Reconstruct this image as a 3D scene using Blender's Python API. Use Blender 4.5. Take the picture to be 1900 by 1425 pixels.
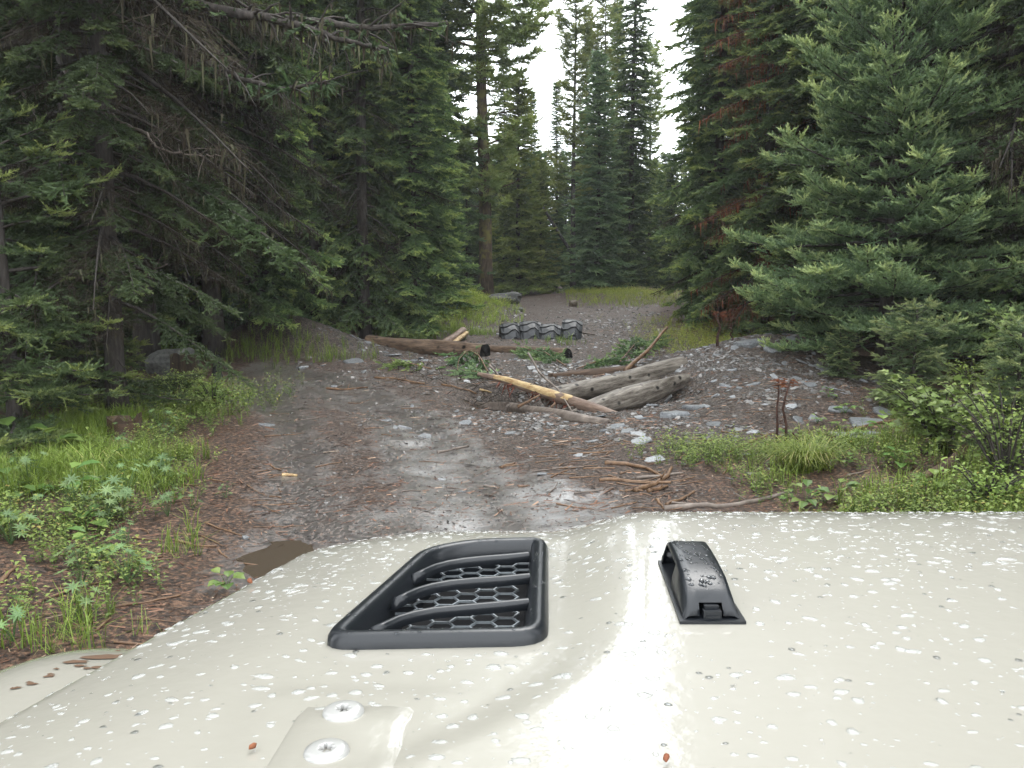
import bpy, math, random
import numpy as np
from mathutils import Vector, Matrix, Euler

SC = bpy.context.scene
COL = SC.collection
R = math.radians
for _o in list(bpy.data.objects):
    bpy.data.objects.remove(_o)

# ------------------------------------------------------------------ camera
FPX = 1550.0                      # focal length in pixels of a 1900 px wide frame
PITCH = math.atan(212.0 / FPX)    # horizon 212 px above the middle
CAMZ = 1.75
camd = bpy.data.cameras.new('camera')
camd.sensor_width = 36.0
camd.lens = 36.0 * FPX / 1900.0
camd.clip_start = 0.02
camd.clip_end = 3000.0
cam = bpy.data.objects.new('camera', camd)
cam.location = (0, 0, CAMZ)
cam.rotation_euler = (math.pi / 2 - PITCH, 0, 0)
COL.objects.link(cam)
SC.camera = cam

# ------------------------------------------------------------------ overcast sky and weak soft sun
SUN_ELEV, SUN_ROT = R(56), R(20)
w = bpy.data.worlds.new('World')
SC.world = w
w.use_nodes = True
nt = w.node_tree
bg = nt.nodes['Background']
sky = nt.nodes.new('ShaderNodeTexSky')
sky.sky_type = 'NISHITA'
sky.sun_disc = False
sky.sun_elevation = SUN_ELEV
sky.sun_rotation = SUN_ROT
sky.air_density = 1.0
sky.dust_density = 3.0
hs = nt.nodes.new('ShaderNodeHueSaturation')
hs.inputs['Saturation'].default_value = 0.18
mixw = nt.nodes.new('ShaderNodeMix')
mixw.data_type = 'RGBA'
mixw.inputs[0].default_value = 0.78
mixw.inputs[7].default_value = (21.0, 22.0, 22.8, 1)      # even cloud deck
nt.links.new(sky.outputs[0], hs.inputs['Color'])
nt.links.new(hs.outputs[0], mixw.inputs[6])
nt.links.new(mixw.outputs[2], bg.inputs['Color'])
bg.inputs['Strength'].default_value = 0.15
sund = bpy.data.lights.new('sun', 'SUN')
sund.energy = 1.0
sund.angle = R(25)
sund.color = (1.0, 0.97, 0.92)
sun = bpy.data.objects.new('sun', sund)
# the sun stands ahead and a little to the right, high
sun.rotation_euler = (math.pi / 2 - SUN_ELEV, 0, math.pi - SUN_ROT)
sun.location = (5, 20, 40)
COL.objects.link(sun)
SC.view_settings.view_transform = 'Standard'
SC.view_settings.look = 'None'
SC.view_settings.gamma = 1.0
SC.view_settings.exposure = 0.68
SC.view_settings.use_curve_mapping = False
SC.render.engine = 'CYCLES'
cy = SC.cycles
cy.use_denoising = True
cy.max_bounces = 6
cy.diffuse_bounces = 4
cy.volume_bounces = 3
cy.glossy_bounces = 3
cy.transmission_bounces = 3
cy.transparent_max_bounces = 8
cy.caustics_reflective = False
cy.caustics_refractive = False
cy.sample_clamp_indirect = 6.0

# ------------------------------------------------------------------ pixel -> ray
CP, SP = math.cos(PITCH), math.sin(PITCH)
def ray(px, py):
    u = (px - 950.0) / FPX
    v = (py - 712.5) / FPX
    return np.array([u, CP - v * SP, -(SP + v * CP)])
def at_depth(px, py, Y):
    d = ray(px, py)
    return np.array([0, 0, CAMZ]) + d * (Y / d[1])

# ------------------------------------------------------------------ noise
class VN:
    def __init__(s, seed):
        s.t = np.random.RandomState(seed).rand(256, 256)
    def __call__(s, x, y):
        x = np.asarray(x, float); y = np.asarray(y, float)
        xi = np.floor(x).astype(int); yi = np.floor(y).astype(int)
        fx = x - xi; fy = y - yi
        fx = fx * fx * fx * (fx * (6 * fx - 15) + 10); fy = fy * fy * fy * (fy * (6 * fy - 15) + 10)
        a = s.t[xi & 255, yi & 255]; b = s.t[(xi + 1) & 255, yi & 255]
        c = s.t[xi & 255, (yi + 1) & 255]; d = s.t[(xi + 1) & 255, (yi + 1) & 255]
        return (a * (1 - fx) + b * fx) * (1 - fy) + (c * (1 - fx) + d * fx) * fy
def fbm(n, x, y, o=4):
    v = 0; a = 0.5; t = 0
    for k in range(o):
        v = v + a * n(x * 2 ** k + 17.3 * k, y * 2 ** k + 9.1 * k); t += a; a *= 0.5
    return v / t
N1, N2, N3 = VN(1), VN(2), VN(3)
def sstep(a, b, x):
    t = np.clip((x - a) / (b - a), 0, 1)
    return t * t * (3 - 2 * t)
def gauss(x, y, cx, cy_, sx, sy):
    return np.exp(-(((x - cx) / sx) ** 2 + ((y - cy_) / sy) ** 2))

# ------------------------------------------------------------------ terrain
LEDGE_Y = [-20, 3, 4.5, 7, 9.3, 11, 14.5, 17, 20, 24, 30, 60]
LEDGE_X = [-1.7, -1.6, -1.85, -2.6, -3.1, -4.0, -5.2, -5.6, -4.6, -3.0, -2.2, -4]
REDGE_Y = [-20, 3, 5.9, 7.3, 8.5, 9.7, 12, 15, 18, 22, 26, 31, 60]
REDGE_X = [1.9, 1.9, 1.75, 1.9, 2.8, 4.1, 5.2, 5.2, 4.6, 3.9, 4.2, 5.5, 8]
def ledge(y): return np.interp(y, LEDGE_Y, LEDGE_X)
def redge(y): return np.interp(y, REDGE_Y, REDGE_X)
_RY = [-300, 0, 18, 21, 28, 36, 45, 70, 120, 300]
_RZ = [0, 0, 0.0, .06, .37, .70, .85, 1.0, 2.0, 6.0]
_yy = np.linspace(-300, 300, 3001)
_zz = np.convolve(np.pad(np.interp(_yy, _RY, _RZ), 10, mode='edge'), np.ones(21) / 21, 'valid')
PIT = (0.98, 11.7)
def rut(x, y, pts, wd):
    py = np.array([p[1] for p in pts]); px = np.array([p[0] for p in pts])
    c = np.interp(y, py, px)
    m = sstep(py[0] - 1.2, py[0], y) * (1 - sstep(py[-1], py[-1] + 1.2, y))
    return np.exp(-((x - c) / wd) ** 2) * m
RUT1 = [(-.1, 3.0), (-.2, 5.9), (-.34, 6.7), (-.72, 7.95), (-1.29, 9.8), (-2.24, 11.8), (-3.6, 13.8), (-4.4, 14.6)]
RUT2 = [(-1.5, 3.0), (-1.5, 5.4), (-1.9, 7.0), (-2.6, 9.6), (-3.6, 11.6), (-4.6, 13.4)]
def height(x, y):
    x = np.asarray(x, float); y = np.asarray(y, float)
    z = np.interp(y, _yy, _zz)
    l = sstep(0, 2.5, ledge(y) - x); r = sstep(0, 2.5, x - redge(y))
    far = sstep(20, 34, y)
    z = z + (0.10 * l + 0.26 * r) * (1 - far)
    z = z + 0.5 * sstep(14, 40, np.abs(x)) * 2.0
    # pit and the mounds of rubble round it
    d = np.sqrt(((x - PIT[0]) / 2.05) ** 2 + ((y - PIT[1]) / 1.5) ** 2)
    z = z - 1.05 * (1 - sstep(0.25, 1.05, d))
    z = z + 0.66 * gauss(x, y, 4.45, 13.9, 1.55, 1.6) + 0.12 * gauss(x, y, 3.2, 12.0, 1.0, 1.3)
    z = z + 0.26 * gauss(x, y, 3.6, 10.4, 1.4, 1.2)
    z = z + 0.80 * gauss(x, y, -4.75, 17.8, 1.5, 1.3) + 0.14 * gauss(x, y, -2.2, 14.8, 1.3, 1.0)
    z = z + 0.10 * gauss(x, y, 0.8, 14.9, 2.6, 0.7)
    # grassy bank
    z = z + 0.85 * gauss(x, y, -2.6, 28.5, 1.7, 2.6) + 0.22 * gauss(x, y, 4.0, 34, 3.0, 2.0)
    z = z - 0.05 * rut(x, y, RUT1, .30) - 0.045 * rut(x, y, RUT2, .32)
    z = z - 0.04 * gauss(x, y, -1.35, 5.15, .42, .30)
    onroad = (1 - l) * (1 - r)
    z = z + (fbm(N1, x * .55, y * .55, 3) - .5) * (.16 + .12 * (1 - onroad))
    z = z + (fbm(N2, x * 2.7, y * 2.7, 3) - .5) * .055
    z = z + (fbm(N3, x * 9, y * 9, 2) - .5) * .018
    z = z + (fbm(N1, x * .06 + 7, y * .06, 2) - .5) * .8 * sstep(18, 40, np.hypot(x, y - 15))
    return z
def H(x, y): return float(height(np.array([x]), np.array([y]))[0])
def G(px, py):
    d = ray(px, py)
    t = np.concatenate([np.arange(3, 30, .02), np.arange(30, 150, .1)])
    P = d[None, :] * t[:, None]
    below = (CAMZ + P[:, 2]) < height(P[:, 0], P[:, 1])
    i = int(np.argmax(below)) if below.any() else len(t) - 1
    return np.array([P[i, 0], P[i, 1], height(P[i:i + 1, 0], P[i:i + 1, 1])[0]])

# ------------------------------------------------------------------ mesh helpers
def make_mesh(name, V, F, mats=(), smooth=False, tint=None, midx=None, uv=None):
    """V (n,3); F a list of index arrays (k,3)/(k,4) or one such array."""
    V = np.ascontiguousarray(V, dtype=np.float32)
    if isinstance(F, np.ndarray): F = [F]
    F = [np.asarray(f, dtype=np.int32) for f in F if len(f)]
    me = bpy.data.meshes.new(name)
    me.vertices.add(len(V)); me.vertices.foreach_set('co', V.ravel())
    nl = sum(f.size for f in F); npo = sum(len(f) for f in F)
    me.loops.add(nl); me.polygons.add(npo)
    me.loops.foreach_set('vertex_index', np.concatenate([f.ravel() for f in F]))
    st = []; o = 0
    for f in F:
        st.append(o + np.arange(len(f)) * f.shape[1]); o += f.size
    me.polygons.foreach_set('loop_start', np.concatenate(st).astype(np.int32))
    for m in mats: me.materials.append(m)
    if midx is not None: me.polygons.foreach_set('material_index', np.asarray(midx, dtype=np.int32))
    me.polygons.foreach_set('use_smooth', np.full(npo, bool(smooth)))
    if tint is not None:
        a = me.attributes.new('tint', 'FLOAT', 'POINT')
        a.data.foreach_set('value', np.ascontiguousarray(tint, dtype=np.float32))
    me.update(calc_edges=True)
    return me
def obj(name, me, parent=None, loc=None, kind=None):
    o = bpy.data.objects.new(name, me)
    COL.objects.link(o)
    if parent is not None: o.parent = parent
    if loc is not None: o.location = loc
    if kind: o['kind'] = kind
    return o
def tag(o, label=None, cat=None, group=None, kind=None):
    if label: o['label'] = label
    if cat: o['category'] = cat
    if group: o['group'] = group
    if kind: o['kind'] = kind
    return o
def thing(name, label, cat, loc=(0, 0, 0), rz=0, group=None):
    o = bpy.data.objects.new(name, None)
    o.empty_display_size = .1
    COL.objects.link(o)
    o.location = loc; o.rotation_euler = (0, 0, rz)
    return tag(o, label, cat, group)
class MB:
    def __init__(s): s.v = []; s.f3 = []; s.f4 = []; s.t = []; s.n = 0
    def add(s, V, F3=None, F4=None, tint=0.5):
        V = np.asarray(V, float).reshape(-1, 3)
        s.v.append(V)
        s.t.append(np.broadcast_to(np.asarray(tint, float), (len(V),)).copy())
        if F3 is not None and len(F3): s.f3.append(np.asarray(F3, int) + s.n)
        if F4 is not None and len(F4): s.f4.append(np.asarray(F4, int) + s.n)
        s.n += len(V)
    def mesh(s, name, mats, smooth=False, off=None):
        V = np.concatenate(s.v)
        if off is not None: V = V - np.asarray(off)
        F = []
        if s.f3: F.append(np.concatenate(s.f3))
        if s.f4: F.append(np.concatenate(s.f4))
        return make_mesh(name, V, F, mats, smooth, np.concatenate(s.t))
def frames(P):
    P = np.asarray(P, float)
    T = np.gradient(P, axis=0)
    T /= np.linalg.norm(T, axis=1)[:, None] + 1e-9
    ref = np.array([0, 0, 1.0]) if abs(T[:, 2]).mean() < .8 else np.array([1.0, 0, 0])
    S = np.cross(T, ref); S /= np.linalg.norm(S, axis=1)[:, None] + 1e-9
    U = np.cross(S, T)
    return T, S, U
def tube(mb, P, rad, sides=6, tint=.5, cap=True, rough=0.0, rng=None):
    P = np.asarray(P, float); n = len(P)
    rad = np.broadcast_to(np.asarray(rad, float), (n,))
    T, S, U = frames(P)
    a = np.linspace(0, 2 * np.pi, sides, endpoint=False)
    rr = rad[:, None] * np.ones((1, sides))
    if rough and rng is not None: rr = rr * (1 + rough * (rng.rand(n, sides) - .5))
    V = P[:, None, :] + rr[..., None] * (np.cos(a)[None, :, None] * S[:, None, :] + np.sin(a)[None, :, None] * U[:, None, :])
    V = V.reshape(-1, 3)
    i = np.arange(n - 1)[:, None] * sides; j = np.arange(sides)[None, :]; k = (j + 1) % sides
    F4 = np.stack([i + j, i + k, i + sides + k, i + sides + j], -1).reshape(-1, 4)
    F3 = []
    if cap:
        V = np.concatenate([V, P[:1], P[-1:]])
        c0 = n * sides; e = (n - 1) * sides
        for q in range(sides):
            q2 = (q + 1) % sides
            F3.append((c0, q2, q)); F3.append((c0 + 1, e + q, e + q2))
    mb.add(V, F3, F4, tint)
def box(mb, c, s, tint=.5, M=None):
    x, y, z = np.array(s) / 2
    V = np.array([[i * x, j * y, k * z] for i in (-1, 1) for j in (-1, 1) for k in (-1, 1)])
    if M is not None: V = V @ np.asarray(M).T
    F = [(0, 1, 3, 2), (4, 6, 7, 5), (0, 4, 5, 1), (2, 3, 7, 6), (0, 2, 6, 4), (1, 5, 7, 3)]
    mb.add(V + np.asarray(c), None, F, tint)

# ------------------------------------------------------------------ materials
def newmat(name):
    m = bpy.data.materials.new(name); m.use_nodes = True
    return m, m.node_tree, m.node_tree.nodes, m.node_tree.links
def ramp(n, stops):
    r = n.new('ShaderNodeValToRGB')
    e = r.color_ramp.elements
    while len(e) < len(stops): e.new(.5)
    for q, (p, c) in zip(e, stops):
        q.position = p; q.color = (*c, 1)
    return r
def noise(n, l, scale, detail=4, rough=.55, vec=None):
    t = n.new('ShaderNodeTexNoise')
    t.inputs['Scale'].default_value = scale; t.inputs['Detail'].default_value = detail; t.inputs['Roughness'].default_value = rough
    if vec is not None: l.new(vec, t.inputs['Vector'])
    return t
def leafmat(name, stops, rough=.55, trans=.22, spec=.35, gain=1.0):
    """leaf / needle material coloured by the mesh's own tint value with a slight shift per object"""
    m, t, n, l = newmat(name)
    b = n['Principled BSDF']
    at = n.new('ShaderNodeAttribute'); at.attribute_name = 'tint'
    rp = ramp(n, [(q, tuple(min(.6, v * gain) for v in c)) for q, c in stops]); l.new(at.outputs['Fac'], rp.inputs[0])
    oi = n.new('ShaderNodeObjectInfo')
    h = n.new('ShaderNodeHueSaturation')
    mr = n.new('ShaderNodeMapRange'); mr.inputs[3].default_value = .82; mr.inputs[4].default_value = 1.2
    l.new(oi.outputs['Random'], mr.inputs[0]); l.new(mr.outputs[0], h.inputs['Value'])
    mr2 = n.new('ShaderNodeMapRange'); mr2.inputs[3].default_value = .488; mr2.inputs[4].default_value = .504
    l.new(oi.outputs['Random'], mr2.inputs[0]); l.new(mr2.outputs[0], h.inputs['Hue'])
    l.new(rp.outputs[0], h.inputs['Color'])
    l.new(h.outputs[0], b.inputs['Base Color'])
    b.inputs['Roughness'].default_value = rough; b.inputs['Specular IOR Level'].default_value = spec
    if trans:
        tr = n.new('ShaderNodeBsdfTranslucent'); l.new(h.outputs[0], tr.inputs[0])
        mx = n.new('ShaderNodeMixShader'); mx.inputs[0].default_value = trans
        l.new(b.outputs[0], mx.inputs[1]); l.new(tr.outputs[0], mx.inputs[2])
        l.new(mx.outputs[0], n['Material Output'].inputs['Surface'])
    return m
M = {}
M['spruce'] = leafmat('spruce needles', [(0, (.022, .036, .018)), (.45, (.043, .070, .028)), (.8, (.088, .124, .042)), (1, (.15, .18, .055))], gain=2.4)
M['fir'] = leafmat('fir needles', [(0, (.028, .044, .024)), (.4, (.058, .088, .040)), (.75, (.110, .145, .062)), (1, (.185, .212, .085))], gain=2.2)
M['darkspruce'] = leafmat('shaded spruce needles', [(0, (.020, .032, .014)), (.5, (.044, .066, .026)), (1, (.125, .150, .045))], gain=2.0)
M['bluefir'] = leafmat('blue green needles', [(0, (.030, .048, .024)), (.5, (.06, .105, .05)), (1, (.12, .175, .08))], gain=2.4)
M['pine'] = leafmat('pine needles', [(0, (.035, .05, .016)), (.5, (.075, .10, .03)), (1, (.14, .15, .045))], gain=2.4)
M['dead'] = leafmat('dead twigs and lichen', [(0, (.020, .015, .011)), (.45, (.042, .033, .024)), (.8, (.062, .058, .034)), (1, (.12, .12, .070))], .8, .05, .15)
M['rust'] = leafmat('rusty dead needles', [(0, (.055, .026, .016)), (.6, (.16, .062, .034)), (1, (.26, .11, .055))], .8, .1, .15)
M['grass'] = leafmat('grass blades', [(0, (.05, .075, .012)), (.5, (.125, .185, .030)), (.85, (.20, .255, .05)), (1, (.36, .31, .13))], .5, .3, gain=1.35)
M['brightgrass'] = leafmat('bright meadow grass', [(0, (.16, .24, .04)), (.5, (.34, .46, .08)), (1, (.40, .40, .12))], .5, .35)
M['brightleaf'] = leafmat('bright meadow leaves', [(0, (.17, .24, .04)), (.5, (.36, .45, .08)), (.9, (.38, .38, .08)), (1, (.36, .22, .07))], .5, .35)
M['herb'] = leafmat('herb leaves', [(0, (.045, .085, .025)), (.5, (.10, .19, .045)), (1, (.21, .29, .07))], .45, .3)
M['blueb'] = leafmat('low shrub leaves', [(0, (.065, .105, .025)), (.5, (.115, .17, .038)), (.88, (.18, .23, .050)), (1, (.25, .20, .055))], .5, .3, gain=1.35)
M['maple'] = leafmat('pale broad leaves', [(0, (.10, .16, .045)), (.5, (.19, .28, .08)), (1, (.30, .38, .13))], .42, .3)
M['lupine'] = leafmat('grey green leaflets', [(0, (.06, .11, .045)), (.5, (.12, .20, .075)), (1, (.21, .30, .11))], .5, .25)

def barkmat(name, dark, light, scale=(14, 14, 3), bump=.02, rough=.85, moss=None, knots=0):
    m, t, n, l = newmat(name); b = n['Principled BSDF']
    tc = n.new('ShaderNodeTexCoord'); mp = n.new('ShaderNodeMapping'); mp.inputs['Scale'].default_value = scale
    l.new(tc.outputs['Object'], mp.inputs[0])
    t1 = noise(n, l, 1.0, 6, .65, mp.outputs[0])
    rp = ramp(n, [(.32, dark), (.55, tuple((a + c) / 2 for a, c in zip(dark, light))), (.72, light)])
    l.new(t1.outputs[0], rp.inputs[0])
    col = rp.outputs[0]
    if moss:
        t2 = noise(n, l, 2.2, 5, .6, tc.outputs['Object'])
        r2 = ramp(n, [(.50, (0, 0, 0)), (.62, (1, 1, 1))]); l.new(t2.outputs[0], r2.inputs[0])
        mx = n.new('ShaderNodeMix'); mx.data_type = 'RGBA'
        l.new(r2.outputs[0], mx.inputs[0]); l.new(col, mx.inputs[6]); mx.inputs[7].default_value = (*moss, 1)
        col = mx.outputs[2]
    if knots:
        vo = n.new('ShaderNodeTexVoronoi'); vo.inputs['Scale'].default_value = knots; l.new(tc.outputs['Object'], vo.inputs['Vector'])
        rk = ramp(n, [(.10, (.05, .05, .05)), (.20, (1, 1, 1))]); l.new(vo.outputs['Distance'], rk.inputs[0])
        mk = n.new('ShaderNodeMix'); mk.data_type = 'RGBA'; mk.blend_type = 'MULTIPLY'; mk.inputs[0].default_value = 1
        l.new(col, mk.inputs[6]); l.new(rk.outputs[0], mk.inputs[7]); col = mk.outputs[2]
    l.new(col, b.inputs['Base Color'])
    b.inputs['Roughness'].default_value = rough; b.inputs['Specular IOR Level'].default_value = .3
    bp = n.new('ShaderNodeBump'); bp.inputs['Strength'].default_value = .9; bp.inputs['Distance'].default_value = bump
    l.new(t1.outputs[0], bp.inputs['Height']); l.new(bp.outputs[0], b.inputs['Normal'])
    return m
M['bark'] = barkmat('dark conifer bark', (.022, .018, .016), (.095, .082, .072), (22, 22, 4))
M['barkgrey'] = barkmat('grey conifer bark', (.040, .036, .033), (.16, .145, .13), (22, 22, 4))
M['barkmoss'] = barkmat('mossy conifer bark', (.045, .032, .022), (.16, .12, .085), (20, 20, 3.5), moss=(.17, .15, .045))
# logs lie along their own X axis
M['logbrown'] = barkmat('wet brown log', (.046, .030, .021), (.25, .17, .115), (4, 18, 18), .016, .55, knots=3.5)
M['loggrey'] = barkmat('weathered grey log', (.036, .025, .018), (.33, .295, .25), (3, 20, 20), .020, .5, knots=4.5)
M['logdark'] = barkmat('rotten dark log', (.03, .018, .012), (.13, .08, .05), (3, 22, 22), .015, .7)
M['peeled'] = barkmat('peeled yellow wood', (.26, .15, .065), (.66, .52, .28), (7, 18, 18), .008, .5, knots=9)
M['pinkbark'] = barkmat('thin pinkish bark', (.10, .065, .048), (.30, .215, .165), (4, 25, 25), .006, .55)
M['stick'] = barkmat('brown stick', (.075, .042, .026), (.27, .165, .095), (12, 12, 12), .004, .55)
M['stickorange'] = barkmat('orange stick', (.065, .036, .021), (.25, .15, .085), (9, 9, 9), .004, .5)
M['stickgrey'] = barkmat('grey stick', (.09, .07, .058), (.26, .215, .18), (9, 9, 9), .004, .55)
M['char'] = barkmat('blackened cut end', (.006, .006, .006), (.024, .023, .022), (20, 20, 20), .006, .7)
M['stump'] = barkmat('old stump wood', (.018, .013, .010), (.085, .058, .038), (26, 26, 3), .03, .8, moss=(.06, .07, .022))

def slatemat(name, a, b_, rough=(.18, .45)):
    m, t, n, l = newmat(name); b = n['Principled BSDF']
    tc = n.new('ShaderNodeTexCoord')
    t1 = noise(n, l, 16, 5, .6, tc.outputs['Object'])
    rp = ramp(n, [(.3, a), (.7, b_)]); l.new(t1.outputs[0], rp.inputs[0])
    oi = n.new('ShaderNodeObjectInfo'); h = n.new('ShaderNodeHueSaturation')
    at = n.new('ShaderNodeAttribute'); at.attribute_name = 'tint'
    ad = n.new('ShaderNodeMath'); ad.operation = 'ADD'; l.new(oi.outputs['Random'], ad.inputs[0]); l.new(at.outputs['Fac'], ad.inputs[1])
    mr = n.new('ShaderNodeMapRange'); mr.inputs[2].default_value = 2; mr.inputs[3].default_value = .55; mr.inputs[4].default_value = 1.55
    l.new(ad.outputs[0], mr.inputs[0]); l.new(mr.outputs[0], h.inputs['Value']); l.new(rp.outputs[0], h.inputs['Color'])
    l.new(h.outputs[0], b.inputs['Base Color'])
    m2 = n.new('ShaderNodeMapRange'); m2.inputs[3].default_value = rough[0]; m2.inputs[4].default_value = rough[1]
    l.new(t1.outputs[0], m2.inputs[0]); l.new(m2.outputs[0], b.inputs['Roughness'])
    bp = n.new('ShaderNodeBump'); bp.inputs['Strength'].default_value = .5; bp.inputs['Distance'].default_value = .004
    l.new(t1.outputs[0], bp.inputs['Height']); l.new(bp.outputs[0], b.inputs['Normal'])
    return m
M['slate'] = slatemat('wet grey slate', (.085, .089, .094), (.235, .243, .25))
M['chip'] = slatemat('slate chips', (.045, .039, .034), (.18, .170, .16), (.22, .55))
M['tanrock'] = slatemat('tan rock', (.10, .075, .05), (.30, .24, .17), (.5, .8))
M['rock'] = slatemat('dark boulder', (.030, .030, .028), (.13, .13, .118), (.4, .8))

# ground: needle litter, wet mud, grey gravel; masks are written per vertex
def groundmat():
    m, t, n, l = newmat('forest ground'); b = n['Principled BSDF']
    tc = n.new('ShaderNodeTexCoord'); P = tc.outputs['Object']
    def att(nm):
        a = n.new('ShaderNodeAttribute'); a.attribute_name = nm; return a.outputs['Fac']
    def mix(f, a, c):
        x = n.new('ShaderNodeMix'); x.data_type = 'RGBA'
        if isinstance(f, float): x.inputs[0].default_value = f
        else: l.new(f, x.inputs[0])
        for s, q in ((6, a), (7, c)):
            if isinstance(q, tuple): x.inputs[s].default_value = (*q, 1)
            else: l.new(q, x.inputs[s])
        return x.outputs[2]
    def mth(op, a, c, clamp=False):
        x = n.new('ShaderNodeMath'); x.operation = op; x.use_clamp = clamp
        for s, q in ((0, a), (1, c)):
            if isinstance(q, (int, float)): x.inputs[s].default_value = q
            else: l.new(q, x.inputs[s])
        return x.outputs[0]
    fine = noise(n, l, 30, 5, .62, P)
    med = noise(n, l, 8, 7, .7, P)
    big = noise(n, l, 1.4, 5, .6, P)
    lit = ramp(n, [(.34, (.012, .008, .006)), (.47, (.044, .026, .017)), (.56, (.10, .056, .034)), (.66, (.22, .125, .078))]); l.new(fine.outputs[0], lit.inputs[0])
    mud = ramp(n, [(.34, (.010, .007, .005)), (.47, (.040, .026, .019)), (.57, (.086, .058, .043)), (.66, (.16, .12, .095))]); l.new(fine.outputs[0], mud.inputs[0])
    grv = ramp(n, [(.34, (.010, .008, .006)), (.47, (.042, .031, .024)), (.57, (.090, .070, .056)), (.66, (.17, .145, .125))]); l.new(fine.outputs[0], grv.inputs[0])
    mudf = mth('MULTIPLY', att('mud'), mth('ADD', .30, mth('MULTIPLY', med.outputs[0], 1.25)), True)
    c = mix(mudf, lit.outputs[0], mud.outputs[0])
    c = mix(att('gravel'), c, grv.outputs[0])
    l.new(c, b.inputs['Base Color'])
    # water film in the ruts: patches where the noise runs high
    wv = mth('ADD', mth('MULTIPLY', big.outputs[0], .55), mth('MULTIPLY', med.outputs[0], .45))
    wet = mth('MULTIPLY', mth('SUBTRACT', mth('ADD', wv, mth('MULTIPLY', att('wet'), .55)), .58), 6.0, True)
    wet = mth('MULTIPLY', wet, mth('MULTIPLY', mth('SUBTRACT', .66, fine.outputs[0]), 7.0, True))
    silt_sheen = ramp(n, [(.34, (.035, .031, .029)), (.48, (.105, .100, .098)), (.62, (.17, .168, .168))]); l.new(fine.outputs[0], silt_sheen.inputs[0])  # grey silt tone, kept pale to carry the sky sheen as colour
    c2 = mix(mth('MULTIPLY', wet, .55), c, silt_sheen.outputs[0]); l.new(c2, b.inputs['Base Color'])
    mr = n.new('ShaderNodeMapRange'); mr.inputs[3].default_value = .62; mr.inputs[4].default_value = .30
    l.new(wet, mr.inputs[0]); l.new(mr.outputs[0], b.inputs['Roughness'])
    l.new(mth('ADD', .35, mth('MULTIPLY', wet, .65)), b.inputs['Specular IOR Level'])
    l.new(wet, b.inputs['Coat Weight']); b.inputs['Coat Roughness'].default_value = .30; b.inputs['Coat IOR'].default_value = 1.45
    bp = n.new('ShaderNodeBump'); bp.inputs['Distance'].default_value = .03
    mr3 = n.new('ShaderNodeMapRange'); mr3.inputs[3].default_value = 1.0; mr3.inputs[4].default_value = .22
    l.new(wet, mr3.inputs[0]); l.new(mr3.outputs[0], bp.inputs['Strength'])
    hh = mth('ADD', fine.outputs[0], mth('MULTIPLY', med.outputs[0], .8))
    l.new(hh, bp.inputs['Height']); l.new(bp.outputs[0], b.inputs['Normal'])
    return m
M['ground'] = groundmat()

def gridaxis(breaks):
    o = [breaks[0][0]]
    for (a, s), (b_, _) in zip(breaks, breaks[1:]):
        k = max(1, int(round((b_ - a) / s))); o += list(np.linspace(a, b_, k + 1)[1:])
    return np.array(o)
gx = gridaxis([(-320, 40), (-120, 12), (-40, 2.5), (-15, .5), (-8, .13), (-5, .075), (5.2, .13), (8, .5), (15, 2.5), (40, 12), (120, 40), (320, 1)])
gy = gridaxis([(-150, 30), (-30, 5), (-5, 1), (2, .075), (12.5, .08), (16, .13), (24, .25), (40, 1), (60, 8), (140, 40), (340, 1)])
X, Y = np.meshgrid(gx, gy)
Z = height(X, Y)
gv = np.stack([X, Y, Z], -1).reshape(-1, 3)
nx, ny = len(gx), len(gy)
ii = (np.arange(ny - 1)[:, None] * nx + np.arange(nx - 1)[None, :]).ravel()
gme = make_mesh('ground', gv, np.stack([ii, ii + 1, ii + nx + 1, ii + nx], -1), [M['ground']], True)
xf, yf = X.ravel(), Y.ravel()
def onroad(x, y): return sstep(-.15, .9, x - ledge(y)) * sstep(-.15, .7, redge(y) - x)
road = onroad(xf, yf) * sstep(-60, -50, yf) * (1 - sstep(40, 46, yf))
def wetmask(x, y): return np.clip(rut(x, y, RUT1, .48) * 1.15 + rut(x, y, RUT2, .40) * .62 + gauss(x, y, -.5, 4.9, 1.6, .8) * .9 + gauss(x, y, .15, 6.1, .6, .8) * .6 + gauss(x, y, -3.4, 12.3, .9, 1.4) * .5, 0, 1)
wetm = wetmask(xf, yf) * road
grav = np.clip(gauss(xf, yf, 3.6, 13, 3.2, 2.6) * 1.3 + gauss(xf, yf, 1.2, 10.0, 2.0, 1.6) * 1.1 + gauss(xf, yf, .6, 14.5, 3.4, 2.2) + gauss(xf, yf, -3.6, 18, 2.6, 1.5)
               + gauss(xf, yf, 2.2, 24, 4, 6) * .35, 0, 1) * sstep(-.5, .6, redge(yf) + .6 - xf)
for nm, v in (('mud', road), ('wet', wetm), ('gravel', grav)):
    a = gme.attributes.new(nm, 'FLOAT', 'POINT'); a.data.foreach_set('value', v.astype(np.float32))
ground = obj('ground', gme, kind='structure')
def gravel_mask(x, y):
    return np.clip(gauss(x, y, 3.4, 12.6, 2.4, 2.3) * 1.2 + gauss(x, y, 1.2, 9.7, 1.8, 1.2) * 1.1 + gauss(x, y, .6, 14.6, 3, 1.6) * .7 + gauss(x, y, -3.8, 18.2, 2.2, 1.2) * .7 + gauss(x, y, 2.2, 24, 3.5, 5) * .35, 0, 1) * sstep(-.4, .5, redge(y) + .5 - x)

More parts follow.
